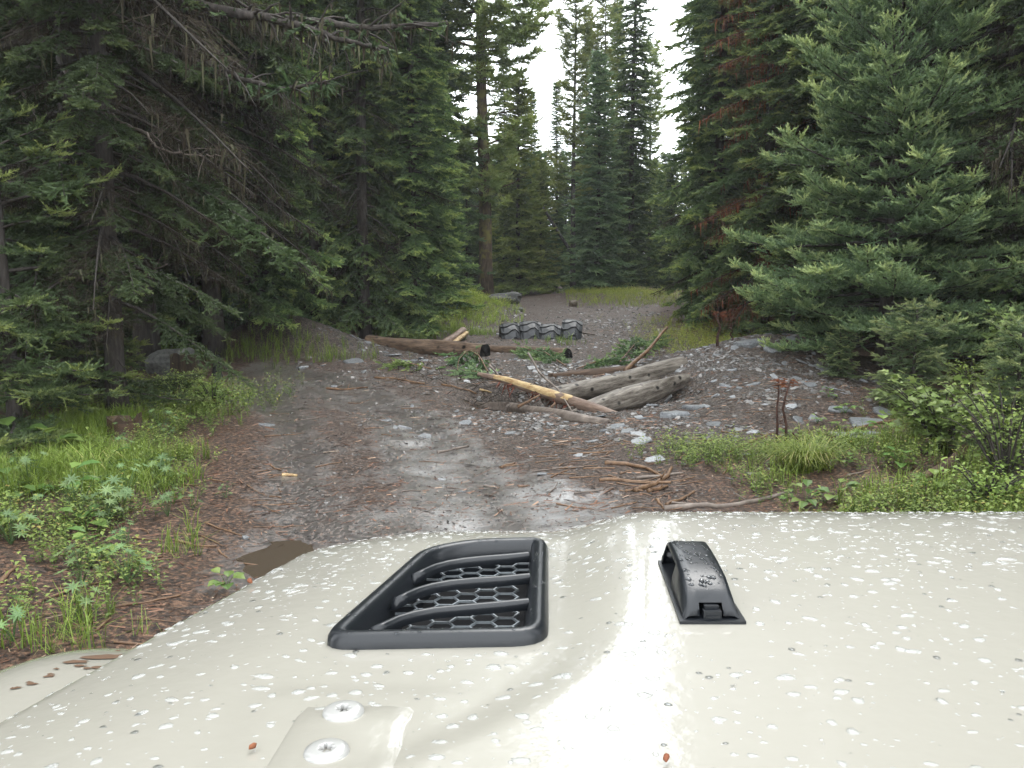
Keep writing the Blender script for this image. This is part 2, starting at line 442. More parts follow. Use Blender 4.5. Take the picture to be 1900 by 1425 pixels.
# ------------------------------------------------------------------ conifers
def norm(a): return a / (np.linalg.norm(a, axis=-1, keepdims=True) + 1e-9)
def spray_template(seed, k, nl, nw, spread=1.0, lean=.75, tuft=False):
    """one needle-bearing shoot along +X (length 1): a thin double strip plus k needles"""
    r = np.random.RandomState(seed)
    V = []; F = []; t = []
    for ax in (1, 2):
        e = np.zeros(3); e[ax] = nw * .8
        n = len(V); V += [-e, e, np.array([1.0, 0, 0])]; F.append((n, n + 1, n + 2)); t += [-.12, -.12, 0]
    for q in range(k):
        u = (q + r.rand()) / k
        if tuft: u = .35 + .65 * u
        ph = r.uniform(-.35, math.pi + .35)
        if q % 5 == 4: ph = -r.uniform(.3, 2.8)
        side = np.array([0, math.cos(ph) * spread, math.sin(ph) * .8])
        d = norm(np.array([lean + .5 * u, 0, 0]) + side)
        L = nl * r.uniform(.7, 1.15) * (1 - .3 * u)
        b = np.array([u, 0, 0]); wv = norm(np.cross(d, r.randn(3))) * nw * .5
        n = len(V)
        V += [b - wv, b + wv, b + d * L]; F.append((n, n + 1, n + 2))
        c = r.uniform(-.08, .08); t += [c - .06, c - .06, c + .09]
    return np.array(V), np.array(F), np.array(t)
def spray_mesh(mb, O, D, U, S, tint, temps, rng):
    O = np.asarray(O); D = norm(np.asarray(D)); U = np.asarray(U)
    sd = norm(np.cross(U, D)); up = np.cross(D, sd)
    pick = rng.randint(0, len(temps), len(O))
    for q, (TV, TF, TT) in enumerate(temps):
        k = np.nonzero(pick == q)[0]
        if not len(k): continue
        V = O[k, None, :] + S[k, None, None] * (TV[None, :, 0:1] * D[k, None, :] + TV[None, :, 1:2] * sd[k, None, :] + TV[None, :, 2:3] * up[k, None, :])
        F = TF[None] + (np.arange(len(k)) * len(TV))[:, None, None]
        mb.add(V.reshape(-1, 3), F.reshape(-1, 3), None, np.clip(tint[k, None] + TT[None], 0, 1).ravel())
def strand_tris(mb, A, B, wd, tint, rng):
    """thin tapering triangles from A to B"""
    A = np.asarray(A); B = np.asarray(B)
    s = norm(np.cross(B - A, rng.randn(len(A), 3))) * np.asarray(wd)[:, None] * .5
    V = np.stack([A - s, A + s, B], 1).reshape(-1, 3)
    mb.add(V, np.arange(len(V)).reshape(-1, 3), None, np.repeat(tint, 3))

def conifer(name, seed, Ht, rt, cb, Rf, nb, sl, temps, curve, d2, l2c=.6, l2max=.7, bare=.15, keep=.85, tert=.85,
            leaf='spruce', bark='bark', base_tint=.38, tip=.35, low_dead=0, deadf=0.0, lichen=0.0, lean=(0, 0), tsides=10, irregular=.25, dead_mat='dead', tilt_top=.7, twigr=1.0, upsh=0.0, jit=.10, puff=0.0):
    """returns a dict of part meshes: trunk (with its limbs), crown, and dead_twigs when asked for.
    curve(t) -> (p1,p2,p3): rise of a limb along its length"""
    rng = np.random.RandomState(seed)
    wood = MB(); green = MB(); dead = MB()
    n = 16
    tz = np.linspace(-.3, Ht, n); q = tz.clip(0) / Ht
    ph = rng.rand(2) * 6
    ax = lambda z: np.stack([lean[0] * z + .02 * Ht * .12 * np.sin(z * .35 + ph[0]), lean[1] * z + .02 * Ht * .12 * np.sin(z * .4 + ph[1]), z], -1)
    tr = rt * (1 - q) ** .9 + .008 + rt * .30 * np.exp(-tz.clip(0) / (rt * 1.6))
    tube(wood, ax(tz), tr, tsides, .4, True, .12, rng)
    O = []; D = []; U = []; S = []; T = []
    dA = []; dB = []; dW = []; dT = []
    z = cb; az = rng.rand() * 6.28
    while z < Ht * .985:
        t = (z - cb) / (Ht - cb)
        z += rng.uniform(.6, 1.4) / nb
        az += 2.4 + rng.uniform(-.5, .5)
        L = Rf(t) * rng.uniform(1 - irregular * 1.3, 1 + irregular)
        if L < .05: continue
        isdead = rng.rand() < (deadf + (low_dead if t < .25 else 0))
        p1, p2, p3 = curve(t)
        p1 += rng.uniform(-.12, .12) + tilt_top * t * t
        dirh = np.array([math.cos(az), math.sin(az), 0]); sdh = np.array([-math.sin(az), math.cos(az), 0])
        wob = rng.uniform(-.15, .15)
        base = ax(np.array([z]))[0]
        def pos(s):
            s = np.asarray(s, float); x = s / L
            return base + dirh * (s * .96)[:, None] + sdh * (wob * L * x * x)[:, None] + np.array([0, 0, 1.0]) * (L * (p1 * x + p2 * x * x + p3 * x ** 3))[:, None]
        sb = np.linspace(0, L, 6)
        tube(wood, pos(sb), (.006 + .013 * L) * twigr * (1 - .85 * sb / L), 4, .45, False)
        ns = max(3, int(L / d2))
        s = np.linspace(bare * L, L * .98, ns) + rng.uniform(-.3, .3, ns) * d2
        s = s.clip(0, L)
        Pp = pos(s); Pt = norm(pos(np.minimum(s + .02, L + .02)) - Pp)
        for sg in (-1, 1):
            th = rng.uniform(.7, 1.15, ns)
            dz = rng.uniform(-.30, .10, ns) + upsh
            d = norm(Pt * np.cos(th)[:, None] + sdh * (sg * np.sin(th))[:, None] + np.array([0, 0, 1.0]) * dz[:, None])
            l2 = np.minimum(l2max, l2c * (L - s) + .10 * min(1, L)) * rng.uniform(.6, 1.2, ns)
            ok = rng.rand(ns) < keep
            if isdead:
                for k in np.nonzero(ok)[0]:
                    m = 2 + int(l2[k] / .09)
                    for j in range(m):
                        a = Pp[k] + d[k] * (j / m * l2[k]); e = a + (d[k] + rng.randn(3) * .45 + np.array([0, 0, -.35])) * l2[k] * .55
                        dA.append(a); dB.append(e); dW.append(.011); dT.append(rng.uniform(.1, .6))
                        for _h in range(2):
                            a2 = a + (e - a) * rng.uniform(.2, .8); dA.append(a2); dB.append(a2 + (norm(rng.randn(3)) + np.array([0, 0, -.6])) * l2[k] * .22); dW.append(.010); dT.append(rng.uniform(.2, .7))
                    if rng.rand() < lichen:
                        a = Pp[k] + d[k] * l2[k] * rng.rand(); dA.append(a); dB.append(a + np.array([rng.uniform(-.05, .05), rng.uniform(-.05, .05), -rng.uniform(.12, .45)])); dW.append(rng.uniform(.015, .04)); dT.append(rng.uniform(.45, 1))
                continue
            k = np.nonzero(ok)[0]
            if not len(k): continue
            m = np.maximum(1, np.ceil(l2[k] / sl)).astype(int)
            idx = np.repeat(k, m); j = np.concatenate([np.arange(q) for q in m]); mm = np.repeat(m, m)
            f = (j / mm)
            o = Pp[idx] + d[idx] * (f * l2[idx])[:, None] + np.array([0, 0, -1.0]) * (.25 * f * f * l2[idx])[:, None]
            dd = norm(d[idx] + np.array([0, 0, -1.0]) * (.35 * f)[:, None] + rng.randn(len(idx), 3) * jit + np.array([0, 0, 1.0]) * (puff * (.4 + f))[:, None])
            up = norm(np.array([0, 0, 1.0]) + rng.randn(len(idx), 3) * .25)
            endf = (j == mm - 1)
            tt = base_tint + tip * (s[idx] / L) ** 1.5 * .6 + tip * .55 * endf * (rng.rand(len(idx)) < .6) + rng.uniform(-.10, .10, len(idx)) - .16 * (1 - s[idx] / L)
            O.append(o); D.append(dd); U.append(up); S.append(sl * rng.uniform(.95, 1.4, len(idx))); T.append(tt)
            sd = norm(np.cross(up, dd))
            for g in (-1, 1):
                kk = rng.rand(len(idx)) < tert
                o2 = o[kk] + dd[kk] * (sl * .35)
                d3 = norm(dd[kk] * .75 + sd[kk] * g * .75 + rng.randn(kk.sum(), 3) * (jit + .02) + np.array([0, 0, 1.0]) * puff)
                O.append(o2); D.append(d3); U.append(up[kk]); S.append(sl * rng.uniform(.75, 1.15, kk.sum())); T.append(tt[kk] + rng.uniform(-.06, .10, kk.sum()))
        if isdead:
            continue
        # shoots along the limb itself and its leader
        m = max(2, int(L * (1 - bare) / sl)); s2 = np.linspace(bare * L, L * .98, m); P2 = pos(s2); T2 = norm(pos(s2 + .02) - P2)
        O.append(P2); D.append(norm(T2 + rng.randn(m, 3) * .15)); U.append(np.tile([0, 0, 1.0], (m, 1))); S.append(np.full(m, sl * 1.2)); T.append(base_tint + tip * (s2 / L) ** 2)
        if lichen:
            for _ in range(int(lichen * 6)):
                a = pos(np.array([rng.uniform(.1, .8) * L]))[0]
                dA.append(a); dB.append(a + np.array([rng.uniform(-.05, .05), rng.uniform(-.05, .05), -rng.uniform(.1, .4)])); dW.append(rng.uniform(.015, .035)); dT.append(rng.uniform(.4, .95))
    # bare dead twigs low on the trunk
    if low_dead:
        for _ in range(int(14 * cb)):
            zz = rng.uniform(.4, cb + .3); a = ax(np.array([zz]))[0]; aa = rng.rand() * 6.28
            L = rng.uniform(.25, 1.0); e = a + np.array([math.cos(aa) * L, math.sin(aa) * L, -L * rng.uniform(.05, .5)])
            dA.append(a); dB.append(e); dW.append(.018); dT.append(rng.uniform(.2, .7))
    out = {'trunk': wood.mesh(name + '_trunk', [M[bark]], True)}
    if O:
        O = np.concatenate(O); D = np.concatenate(D); U = np.concatenate(U); S = np.concatenate(S); T = np.concatenate(T)
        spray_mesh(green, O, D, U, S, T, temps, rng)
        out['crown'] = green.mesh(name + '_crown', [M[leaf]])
    if dA:
        strand_tris(dead, np.array(dA), np.array(dB), np.array(dW), np.array(dT), rng)
        out['dead_twigs'] = dead.mesh(name + '_dead', [M[dead_mat]])
    return out

TN = [spray_template(10 + i, 28, .38, .085) for i in range(4)]            # near: single needles
TB = [spray_template(50 + i, 19, .31, .085, 1.0, .62) for i in range(4)]      # thick bottle brush shoots
TM = [spray_template(20 + i, 9, .44, .165) for i in range(4)]             # middle distance
TFAR = [spray_template(30 + i, 8, .5, .24) for i in range(4)]             # far
TP = [spray_template(40 + i, 16, .80, .11, 1.1, .5, True) for i in range(4)]   # pine tufts

def cone(R0, p=.8, low=.0):
    return lambda t: R0 * ((1 - t) ** p) * (1 - low * math.exp(-t * 12)) + .04
def flat(a, b, c): return lambda t: (a, b, c)
K = {}
K['bigfir'] = conifer('bigfir', 3, 5.7, .11, .30, lambda t: 2.45 * (1 - t) ** .42 * (1 - .30 * math.exp(-t * 9)) + .05, 26, .155, TB, flat(.04, -.38, .38), .15, .62, .62, .25, .92, .9, leaf='fir', base_tint=.26, tip=.62, irregular=.26, low_dead=.05, upsh=.30, jit=.22, puff=.35)
K['youngfir'] = conifer('youngfir', 4, 3.4, .07, .15, lambda t: 1.6 * (1 - t) ** .65 + .04, 14, .13, TB, flat(.05, -.40, .30), .125, .58, .5, .25, .9, .9, leaf='darkspruce', base_tint=.30, tip=.6, irregular=.32, upsh=.12, jit=.16, puff=.15)
K['sapling'] = conifer('sapling', 5, 1.25, .022, .06, lambda t: .66 * (1 - t) ** .55 + .04, 34, .08, TN, flat(.15, -.25, .2), .075, .6, .25, .1, .9, .9, leaf='fir', base_tint=.45, tip=.4)
K['spruce'] = conifer('spruce', 6, 21, .17, .35, cone(2.1, .6, .1), 20, .18, TM, flat(.04, -.66, .36), .15, .55, .62, .2, .78, .74, leaf='spruce', tip=.55, irregular=.32, low_dead=.1, lichen=.10)
K['spruceb'] = conifer('spruceb', 7, 23, .19, .5, cone(1.85, .58, .15), 14, .18, TM, flat(.0, -.64, .34), .155, .55, .6, .22, .74, .76, leaf='spruce', tip=.5, irregular=.38, low_dead=.2, lichen=.2, deadf=.06)
K['narrow'] = conifer('narrow', 8, 19, .14, .3, lambda t: 1.15 * (1 - t) ** .9 + .30 * (1 - t) ** .3 + .04, 16, .25, TM, flat(-.02, -.50, .3), .2, .55, .5, .1, .85, .75, leaf='spruce', irregular=.22)
K['blue'] = conifer('blue', 9, 10, .11, .2, cone(1.45, .7), 18, .24, TM, flat(.08, -.42, .25), .18, .55, .5, .1, .88, .8, leaf='bluefir', irregular=.22, base_tint=.45)
K['small'] = conifer('small', 10, 8, .09, .2, cone(1.25, .7), 17, .25, TM, flat(.08, -.42, .25), .2, .5, .5, .1, .85, .8, leaf='spruce', irregular=.3)
K['pine'] = conifer('pine', 11, 15, .12, 3.8, lambda t: (.85 + .35 * math.sin(t * 9 + 1)) * (1 - t) ** .45 + .12, 9, .26, TP, flat(.20, -.15, .35), .16, .45, .38, .3, .85, .8, leaf='pine', bark='barkgrey', irregular=.35, low_dead=.4, deadf=.08, base_tint=.42)
K['bigpine'] = conifer('bigpine', 12, 24, .25, 3.0, lambda t: 2.9 * (1 - .45 * t) * (.78 + .22 * math.sin(t * 23)) * min(1, .35 + t * 2.4) + .1, 8, .32, TP, flat(.10, -.15, .30), .2, .45, .65, .28, .82, .6, leaf='pine', bark='barkmoss', irregular=.45, low_dead=.3, deadf=.05, base_tint=.38, twigr=1.5)
K['lichened'] = conifer('lichened', 13, 20, .20, 2.3, cone(2.5, .5, .05), 13, .17, TM, flat(-.08, -.66, .24), .135, .5, .6, .35, .70, .68, leaf='darkspruce', irregular=.35, deadf=.36, low_dead=.25, lichen=.7, base_tint=.26, tip=.3)
K['rusty'] = conifer('rusty', 14, 20, .16, .6, cone(1.75, .55), 14, .21, TM, flat(.0, -.62, .27), .15, .5, .55, .2, .78, .8, leaf='spruce', irregular=.35, deadf=.50, lichen=1.0, dead_mat='rust', base_tint=.34)
K['deep'] = conifer('deep', 15, 17, .15, .4, cone(2.1, .6, .05), 14, .36, TFAR, flat(.02, -.56, .28), .28, .5, .7, .15, .82, .8, leaf='spruce', irregular=.35, low_dead=.2, base_tint=.28, tip=.2)
K['deepb'] = conifer('deepb', 16, 15, .13, 1.0, cone(1.7, .55, .05), 12, .36, TFAR, flat(.0, -.56, .28), .28, .5, .7, .2, .8, .8, leaf='spruce', irregular=.4, low_dead=.4, deadf=.15, lichen=.3, base_tint=.28, tip=.2)
KNAME = {'pine': 'pine_tree', 'bigpine': 'pine_tree', 'bigfir': 'fir_tree', 'youngfir': 'fir_tree', 'sapling': 'fir_sapling'}
def tree(kind, x, y, sc, label, rz=None, group=None, cat='tree', sz=None, zoff=0, leaf=None, name=None):
    rz = random.uniform(0, 6.28) if rz is None else rz
    r = thing(name or KNAME.get(kind, 'spruce_tree'), label, cat, (x, y, H(x, y) + zoff), rz, group)
    r.scale = (sc, sc, sz or sc)
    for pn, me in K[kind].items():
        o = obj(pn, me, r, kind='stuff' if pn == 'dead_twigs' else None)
        if leaf and pn == 'crown':
            o.material_slots[0].link = 'OBJECT'; o.material_slots[0].material = M[leaf]
    return r
def pxy(px, Y): return (px - 950) / FPX * Y
random.seed(5)
# -- left edge of the clearing
tree('lichened', pxy(172, 10.8), 10.8, 1.1, 'thick dark trunked conifer hung with lichen, standing behind the small bright firs on the left', 1.0)
T_SLIM = tree('lichened', pxy(212, 9.4), 9.4, .55, 'slim grey trunked conifer with bare lower twigs beside the leafy left verge', 2.2)
tree('youngfir', pxy(15, 8.3), 8.3, .98, 'young bright green fir at the far left, its boughs cut off by the picture edge', .4)
tree('youngfir', pxy(120, 9.9), 9.9, .85, 'small fir tucked against the thick dark trunk, fresh tips on its boughs', 2.4)
tree('lichened', pxy(268, 14.2), 14.2, .95, 'dark drooping conifer full of dead twigs directly behind the old stump', 3.1)
tree('lichened', pxy(392, 15.8), 15.8, .9, 'dark conifer with drooping dead boughs reaching down towards the grass by the rubble mound', 5.0)
tree('spruce', pxy(478, 17.2), 17.2, .70, 'bright green spruce left of the rubble mound, boughs in flat layers', .3, sz=.93)
tree('spruceb', pxy(530, 21.5), 21.5, .62, 'slender dark spruce squeezed in left of the greyish thin spruce', 3.3, sz=.9)
tree('spruceb', pxy(585, 19.8), 19.8, .62, 'greyish thin spruce with many dead limbs behind the rubble mound', 1.7, sz=.88)
tree('spruceb', pxy(680, 20.0), 20.0, .72, 'tall spruce with visible grey trunk behind the left end of the long log', 4.0, sz=1.0)
tree('spruce', pxy(632, 23.0), 23.0, .66, 'slender spruce half hidden between the greyish spruce and the tall grey trunked one', 5.2, sz=.95)
tree('spruce', pxy(768, 21.2), 21.2, .66, 'full dark spruce forming the left side of the open gap, next to the grassy bank', 2.0, sz=.74)
tree('small', pxy(815, 25.5), 25.5, .85, 'shorter spruce at the grassy bank, filling in beside the full dark spruce', 5.3)
# -- beyond the tyres
tree('bigpine', pxy(898, 33), 33, 1.08, 'tall open crowned pine with moss on its trunk behind the grassy bank', .6)
tree('narrow', pxy(935, 40), 40, .62, 'slim dark spruce right behind the mossy pine', 1.4)
tree('narrow', pxy(985, 41.5), 41.5, .50, 'slim spire between the bushy topped conifer and the small pointed spruce', 3.3)
tree('narrow', pxy(1085, 42), 42, .66, 'slim spruce filling the space between the twin pines', 5.1)
tree('narrow', pxy(1138, 43), 43, .74, 'slim dark spruce just left of the spire topped spruce', .2)
tree('small', pxy(1240, 39), 39, .72, 'rounded small spruce low in the right side of the gap', 4.0)
tree('small', pxy(962, 36), 36, 1.15, 'bushy round topped conifer between the mossy pine and the small gap of sky', 1.0, leaf='pine')
tree('small', pxy(1003, 37.5), 37.5, .72, 'short yellowish conifer beside the leaning dead trunk', 2.0, leaf='pine')
tree('narrow', pxy(1031, 43), 43, .54, 'small pointed spruce seen against the white sky left of two thin pines', .4)
tree('pine', pxy(1062, 38.5), 38.5, .98, 'thin pine with a long bare trunk, left one of the twin pines in the gap', 1.1)
tree('pine', pxy(1116, 41), 41, .98, 'thin pine rising behind the blue green spruce, right one of the twin pines', 3.9)
tree('blue', pxy(1106, 36), 36, .98, 'pale blue green spruce with layered boughs in the middle of the gap', .8)
tree('narrow', pxy(1168, 38), 38, 1.0, 'very tall narrow spruce with a spire like top against the white sky', 2.9)
tree('pine', pxy(1200, 43), 43, .80, 'lower thin pine on the right of the spire topped spruce', 5.0)
tree('small', pxy(1222, 41), 41, .68, 'small spruce in the shade right of the spire topped spruce', 2.2)
# -- right edge
tree('spruce', pxy(1322, 23.6), 23.6, .82, 'tall dense spruce forming the right side of the open gap', 1.2, sz=1.0)
tree('rusty', pxy(1412, 19.8), 19.8, .85, 'conifer with rust brown dead hanging twigs behind the big bushy fir', 2.6)
tree('bigfir', pxy(1640, 13.2), 13.2, 1.02, 'big bushy fir with bright boughs on the right above the slate mound', 1.9)
tree('youngfir', pxy(1470, 15.6), 15.6, .70, 'smaller fir with low boughs at the top of the slate mound', 3.3)
tree('spruce', pxy(1530, 18.4), 18.4, .95, 'tall dark spruce behind the left shoulder of the big bushy fir', 4.4)
tree('spruceb', pxy(1660, 20), 20, .95, 'tall dark spruce straight behind the big bushy fir', .9)
tree('spruce', pxy(1775, 17), 17, .95, 'tall dark spruce behind the right shoulder of the big bushy fir', 3.0)
tree('lichened', pxy(1850, 13.6), 13.6, .95, 'dark conifer with bare lower trunk beside the right picture edge', 3.6)
tree('spruceb', pxy(1960, 12.5), 12.5, .9, 'dark spruce whose boughs reach in over the right picture edge', 2.1)
tree('youngfir', pxy(1800, 14.2), 14.2, .62, 'low dark fir under the trees, right of the big bushy fir', 1.2)
tree('sapling', pxy(1700, 9.8), 9.8, .95, 'pale green fir sapling growing above the maple leaved shrub', 1.0, cat='sapling')
tree('sapling', pxy(1900, 6.9), 6.9, .8, 'fir sapling half out of the picture at the right edge', 2.7, cat='sapling')
tree('sapling', pxy(1560, 12.0), 12.0, .55, 'low fir sapling under the big bushy fir at the slate edge', 4.7, cat='sapling')
# -- the forest behind: alike trees nobody could tell apart
DEEP = 'dark conifer deep in the forest behind the front row of trees'
rs = np.random.RandomState(77)
spots = []
def free(x, y, d):
    return all((x - a) ** 2 + (y - b) ** 2 > d * d for a, b in spots)
for x, y in ((-8.6, 27), (-7.2, 25.5), (-6.0, 28), (-4.9, 26), (-3.9, 29), (-5.4, 31.5), (-3.4, 32.5), (-7.8, 30.5), (-9.6, 23), (-11, 26), (-2.2, 41), (-1.6, 44), (-3, 42.5), (-.6, 42), (-2.6, 47), (-1.2, 48), (7.6, 27), (8.8, 25.2), (10.0, 27.5), (7.2, 30.5), (8.6, 31.5), (10.8, 24), (9.4, 29.5)): spots.append((x, y))
tries = 0
while len(spots) < 95 and tries < 6000:
    tries += 1
    y = rs.uniform(12, 52); x = rs.uniform(-26, 26)
    if -0.30 * y - 1.2 > x or x > .35 * y + 2.2: pass
    elif False: pass
    else: continue
    if abs(x) > .72 * y + 3: continue
    if x < 0 and y < 15.5 and x > -8: continue
    if free(x, y, 2.0): spots.append((x, y))
for _ in range(4000):
    if len(spots) >= 140: break
    y = rs.uniform(44, 60); x = y * rs.uniform(-.14, .22)
    if free(x, y, 1.35): spots.append((x, y))
for x, y in spots:
    az = x / y
    if y > 40 and -.13 < az < .215:
        lim = 8.6 if az < .15 else 7.8
        kd = 'deep' if rs.rand() < .6 else 'deepb'
        sc = min(.62, (lim * y / 50 + .4) / (17 if kd == 'deep' else 15)) * rs.uniform(.75, 1)
    else:
        kd = ['deep', 'deepb', 'deep', 'spruceb'][rs.randint(4)]
        sc = rs.uniform(.85, 1.25) if kd != 'spruceb' else rs.uniform(.7, .9)
    side = 'left' if az < -.12 else ('right' if az > .215 else 'far')
    tree(kd, x, y, sc, {'left': 'dark conifer deep in the forest left of the track', 'right': 'dark conifer deep in the forest behind the big bushy fir', 'far': 'conifer in the dense row beyond the far grass'}[side], rs.rand() * 6.28, 'trees deep in the forest, ' + side)
# unseen trees added beside and behind the vehicle to shade the track
for x, y, kd, sc in ((-8.4, 4.2, 'deep', 1.1), (-8.8, -2.5, 'deepb', 1.1), (8.6, 4.4, 'deep', 1.1), (9.4, -1, 'deepb', 1.1), (-9.8, 6.6, 'deep', 1.2), (9.8, 8.2, 'deep', 1.2)):
    tree(kd, x, y, sc, 'unseen dark conifer added beside the track to shade it', rs.rand() * 6.28, 'unseen trees beside the parked vehicle')

# ------------------------------------------------------------------ the vehicle the picture is taken from
def paintmat():
    m, t, n, l = newmat('beige car paint'); b = n['Principled BSDF']
    b.inputs['Base Color'].default_value = (.272, .258, .220, 1)
    b.inputs['Roughness'].default_value = .42
    b.inputs['Specular IOR Level'].default_value = .4
    b.inputs['Coat Weight'].default_value = 1.0
    b.inputs['Coat Roughness'].default_value = .025
    tc = n.new('ShaderNodeTexCoord')
    # thin water film: wide shallow ripples on the clear coat
    t1 = noise(n, l, 55, 3, .5, tc.outputs['Object'])
    bp = n.new('ShaderNodeBump'); bp.inputs['Strength'].default_value = .25; bp.inputs['Distance'].default_value = .002
    l.new(t1.outputs[0], bp.inputs['Height']); l.new(bp.outputs[0], b.inputs['Coat Normal'])
    return m
M['paint'] = paintmat()
def plain(name, col, rough=.5, spec=.5, coat=0, metal=0):
    m, t, n, l = newmat(name); b = n['Principled BSDF']
    b.inputs['Base Color'].default_value = (*col, 1); b.inputs['Roughness'].default_value = rough
    b.inputs['Specular IOR Level'].default_value = spec; b.inputs['Coat Weight'].default_value = coat; b.inputs['Metallic'].default_value = metal
    return m
def blackplastic():
    m, t, n, l = newmat('wet black plastic'); b = n['Principled BSDF']
    tc = n.new('ShaderNodeTexCoord'); t1 = noise(n, l, 420, 3, .6, tc.outputs['Object'])
    b.inputs['Base Color'].default_value = (.009, .0105, .013, 1)
    b.inputs['Roughness'].default_value = .30; b.inputs['Specular IOR Level'].default_value = .42
    bp = n.new('ShaderNodeBump'); bp.inputs['Strength'].default_value = .12; bp.inputs['Distance'].default_value = .001
    l.new(t1.outputs[0], bp.inputs['Height']); l.new(bp.outputs[0], b.inputs['Normal'])
    return m
M['plastic'] = blackplastic()
M['void'] = plain('dark engine bay', (.006, .006, .007), .8, .2)
M['meshgrey'] = plain('grey plastic lattice', (.16, .175, .185), .4)
M['rubber'] = plain('black tyre rubber', (.02, .02, .021), .6)
M['steel'] = plain('painted torx bolt', (.30, .295, .28), .3, .5, .7)
M['socket'] = plain('dark socket', (.05, .05, .05), .5)
def watermat():
    m, t, n, l = newmat('rain water drops')
    for x in list(n):
        if x.type == 'BSDF_PRINCIPLED': n.remove(x)
    g = n.new('ShaderNodeBsdfGlossy'); g.inputs['Roughness'].default_value = .04
    tr = n.new('ShaderNodeBsdfTransparent'); tr.inputs[0].default_value = (.97, .98, .98, 1)
    tl = n.new('ShaderNodeBsdfDiffuse'); tl.inputs[0].default_value = (.66, .66, .63, 1)  # whitish share painted in for the light a drop focuses
    m0 = n.new('ShaderNodeMixShader'); m0.inputs[0].default_value = .30
    l.new(tr.outputs[0], m0.inputs[1]); l.new(tl.outputs[0], m0.inputs[2])
    fr = n.new('ShaderNodeFresnel'); fr.inputs[0].default_value = 1.33
    mx = n.new('ShaderNodeMixShader')
    l.new(fr.outputs[0], mx.inputs[0]); l.new(m0.outputs[0], mx.inputs[1]); l.new(g.outputs[0], mx.inputs[2])
    l.new(mx.outputs[0], n['Material Output'].inputs['Surface'])
    return m
M['drop'] = watermat()
def cleardrop():
    m, t, n, l = newmat('clear water drops')
    for x in list(n):
        if x.type == 'BSDF_PRINCIPLED': n.remove(x)
    g = n.new('ShaderNodeBsdfGlossy'); g.inputs['Roughness'].default_value = .03
    tr = n.new('ShaderNodeBsdfTransparent'); tr.inputs[0].default_value = (.8, .82, .84, 1)
    fr = n.new('ShaderNodeFresnel'); fr.inputs[0].default_value = 1.36
    mx = n.new('ShaderNodeMixShader')
    l.new(fr.outputs[0], mx.inputs[0]); l.new(tr.outputs[0], mx.inputs[1]); l.new(g.outputs[0], mx.inputs[2])
    l.new(mx.outputs[0], n['Material Output'].inputs['Surface'])
    return m
M['cdrop'] = cleardrop()

XC = .43                                            # centre line of the vehicle
CAR = (XC, 0.9, H(XC, .9))
car = thing('off_road_vehicle', 'beige off-road vehicle wet with rain, its bonnet filling the bottom of the picture', 'car', CAR)
def hood_half(Y): return .90 - .27 * (np.clip(Y, .3, 1.35) - .73)
def hoodz(X, Y):
    """height of the painted bonnet (world z)"""
    X = np.asarray(X, float); Y = np.asarray(Y, float)
    wd = np.abs(X - XC); hw = hood_half(Y)
    drop = .3225 + .05 * Y + .95 * np.maximum(0, Y - 1.12) ** 2
    # raised middle with a soft flank
    flank_in = .235 + .17 * (1.15 - Y) + 2.0 * np.maximum(0, .82 - Y) ** 2; flank_out = .385 + .04 * (1.15 - Y) + 2.3 * np.maximum(0, .80 - Y) ** 2
    bul = 1 - sstep(flank_in, flank_out, np.abs(X - XC - .15) - .15)
    drop = drop - .034 * (.14 + .86 * sstep(.50, 1.12, Y)) * bul * (1 - .25 * sstep(1.05, 1.5, Y))
    # outer shoulder rolls down to the sides
    s = np.maximum(0, wd - (hw - .235))
    drop = drop + .42 * s ** 1.7 + .9 * np.maximum(0, wd - (hw - .06)) ** 1.2
    # pressed ridges round the hinge
    e = sstep(-.225, -.195, X) * (1 - sstep(-.065, -.025, X)) * (1 - sstep(.655, .685, Y))
    drop = drop - .0015 * e
    return CAMZ - drop
VENT = np.array([(-.186, .757), (.034, .768), (.049, 1.118), (-.060, 1.106), (-.120, 1.062)])
def rounded(poly, r, k=6):
    out = []; n = len(poly)
    for i in range(n):
        p = poly[i]; a = poly[i - 1] - p; b = poly[(i + 1) % n] - p
        la, lb = np.linalg.norm(a), np.linalg.norm(b); q = min(r, la * .45, lb * .45)
        A = p + a / la * q; B = p + b / lb * q
        for t in np.linspace(0, 1, k): out.append((1 - t) ** 2 * A + 2 * t * (1 - t) * p + t * t * B)
    return np.array(out)
def offset(poly, d):
    T = np.roll(poly, -1, 0) - np.roll(poly, 1, 0); T = norm(T)
    return poly + np.stack([-T[:, 1], T[:, 0]], -1) * d
def inside(px, py, poly):
    r = np.zeros(px.shape, bool); j = len(poly) - 1
    for i in range(len(poly)):
        xi, yi = poly[i]; xj, yj = poly[j]
        r ^= ((yi > py) != (yj > py)) & (px < (xj - xi) * (py - yi) / (yj - yi + 1e-12) + xi); j = i
    return r
VR = rounded(VENT, .035)
hx = np.arange(XC - .80, XC + .8001, .009); hy = np.arange(.34, 1.62, .009)
HX, HY = np.meshgrid(hx, hy)
hwd = hood_half(HY)
HX2 = XC + (HX - XC) / .80 * hwd
HZ = hoodz(HX2, HY)
hn, hm = len(hx), len(hy)
hi = (np.arange(hm - 1)[:, None] * hn + np.arange(hn - 1)[None, :])
cx_ = (HX2[:-1, :-1] + HX2[1:, 1:]) / 2; cy2 = (HY[:-1, :-1] + HY[1:, 1:]) / 2
inv = offset(VR, .016)
keepf = ~inside(cx_, cy2, inv)
cx_r = 2 * XC - cx_                                  # the same vent opening on the far side
keepf &= ~inside(cx_r, cy2, inv)
hi = hi[keepf]
V = np.stack([HX2, HY, HZ], -1).reshape(-1, 3)
F = [np.stack([hi, hi + 1, hi + hn + 1, hi + hn], -1)]
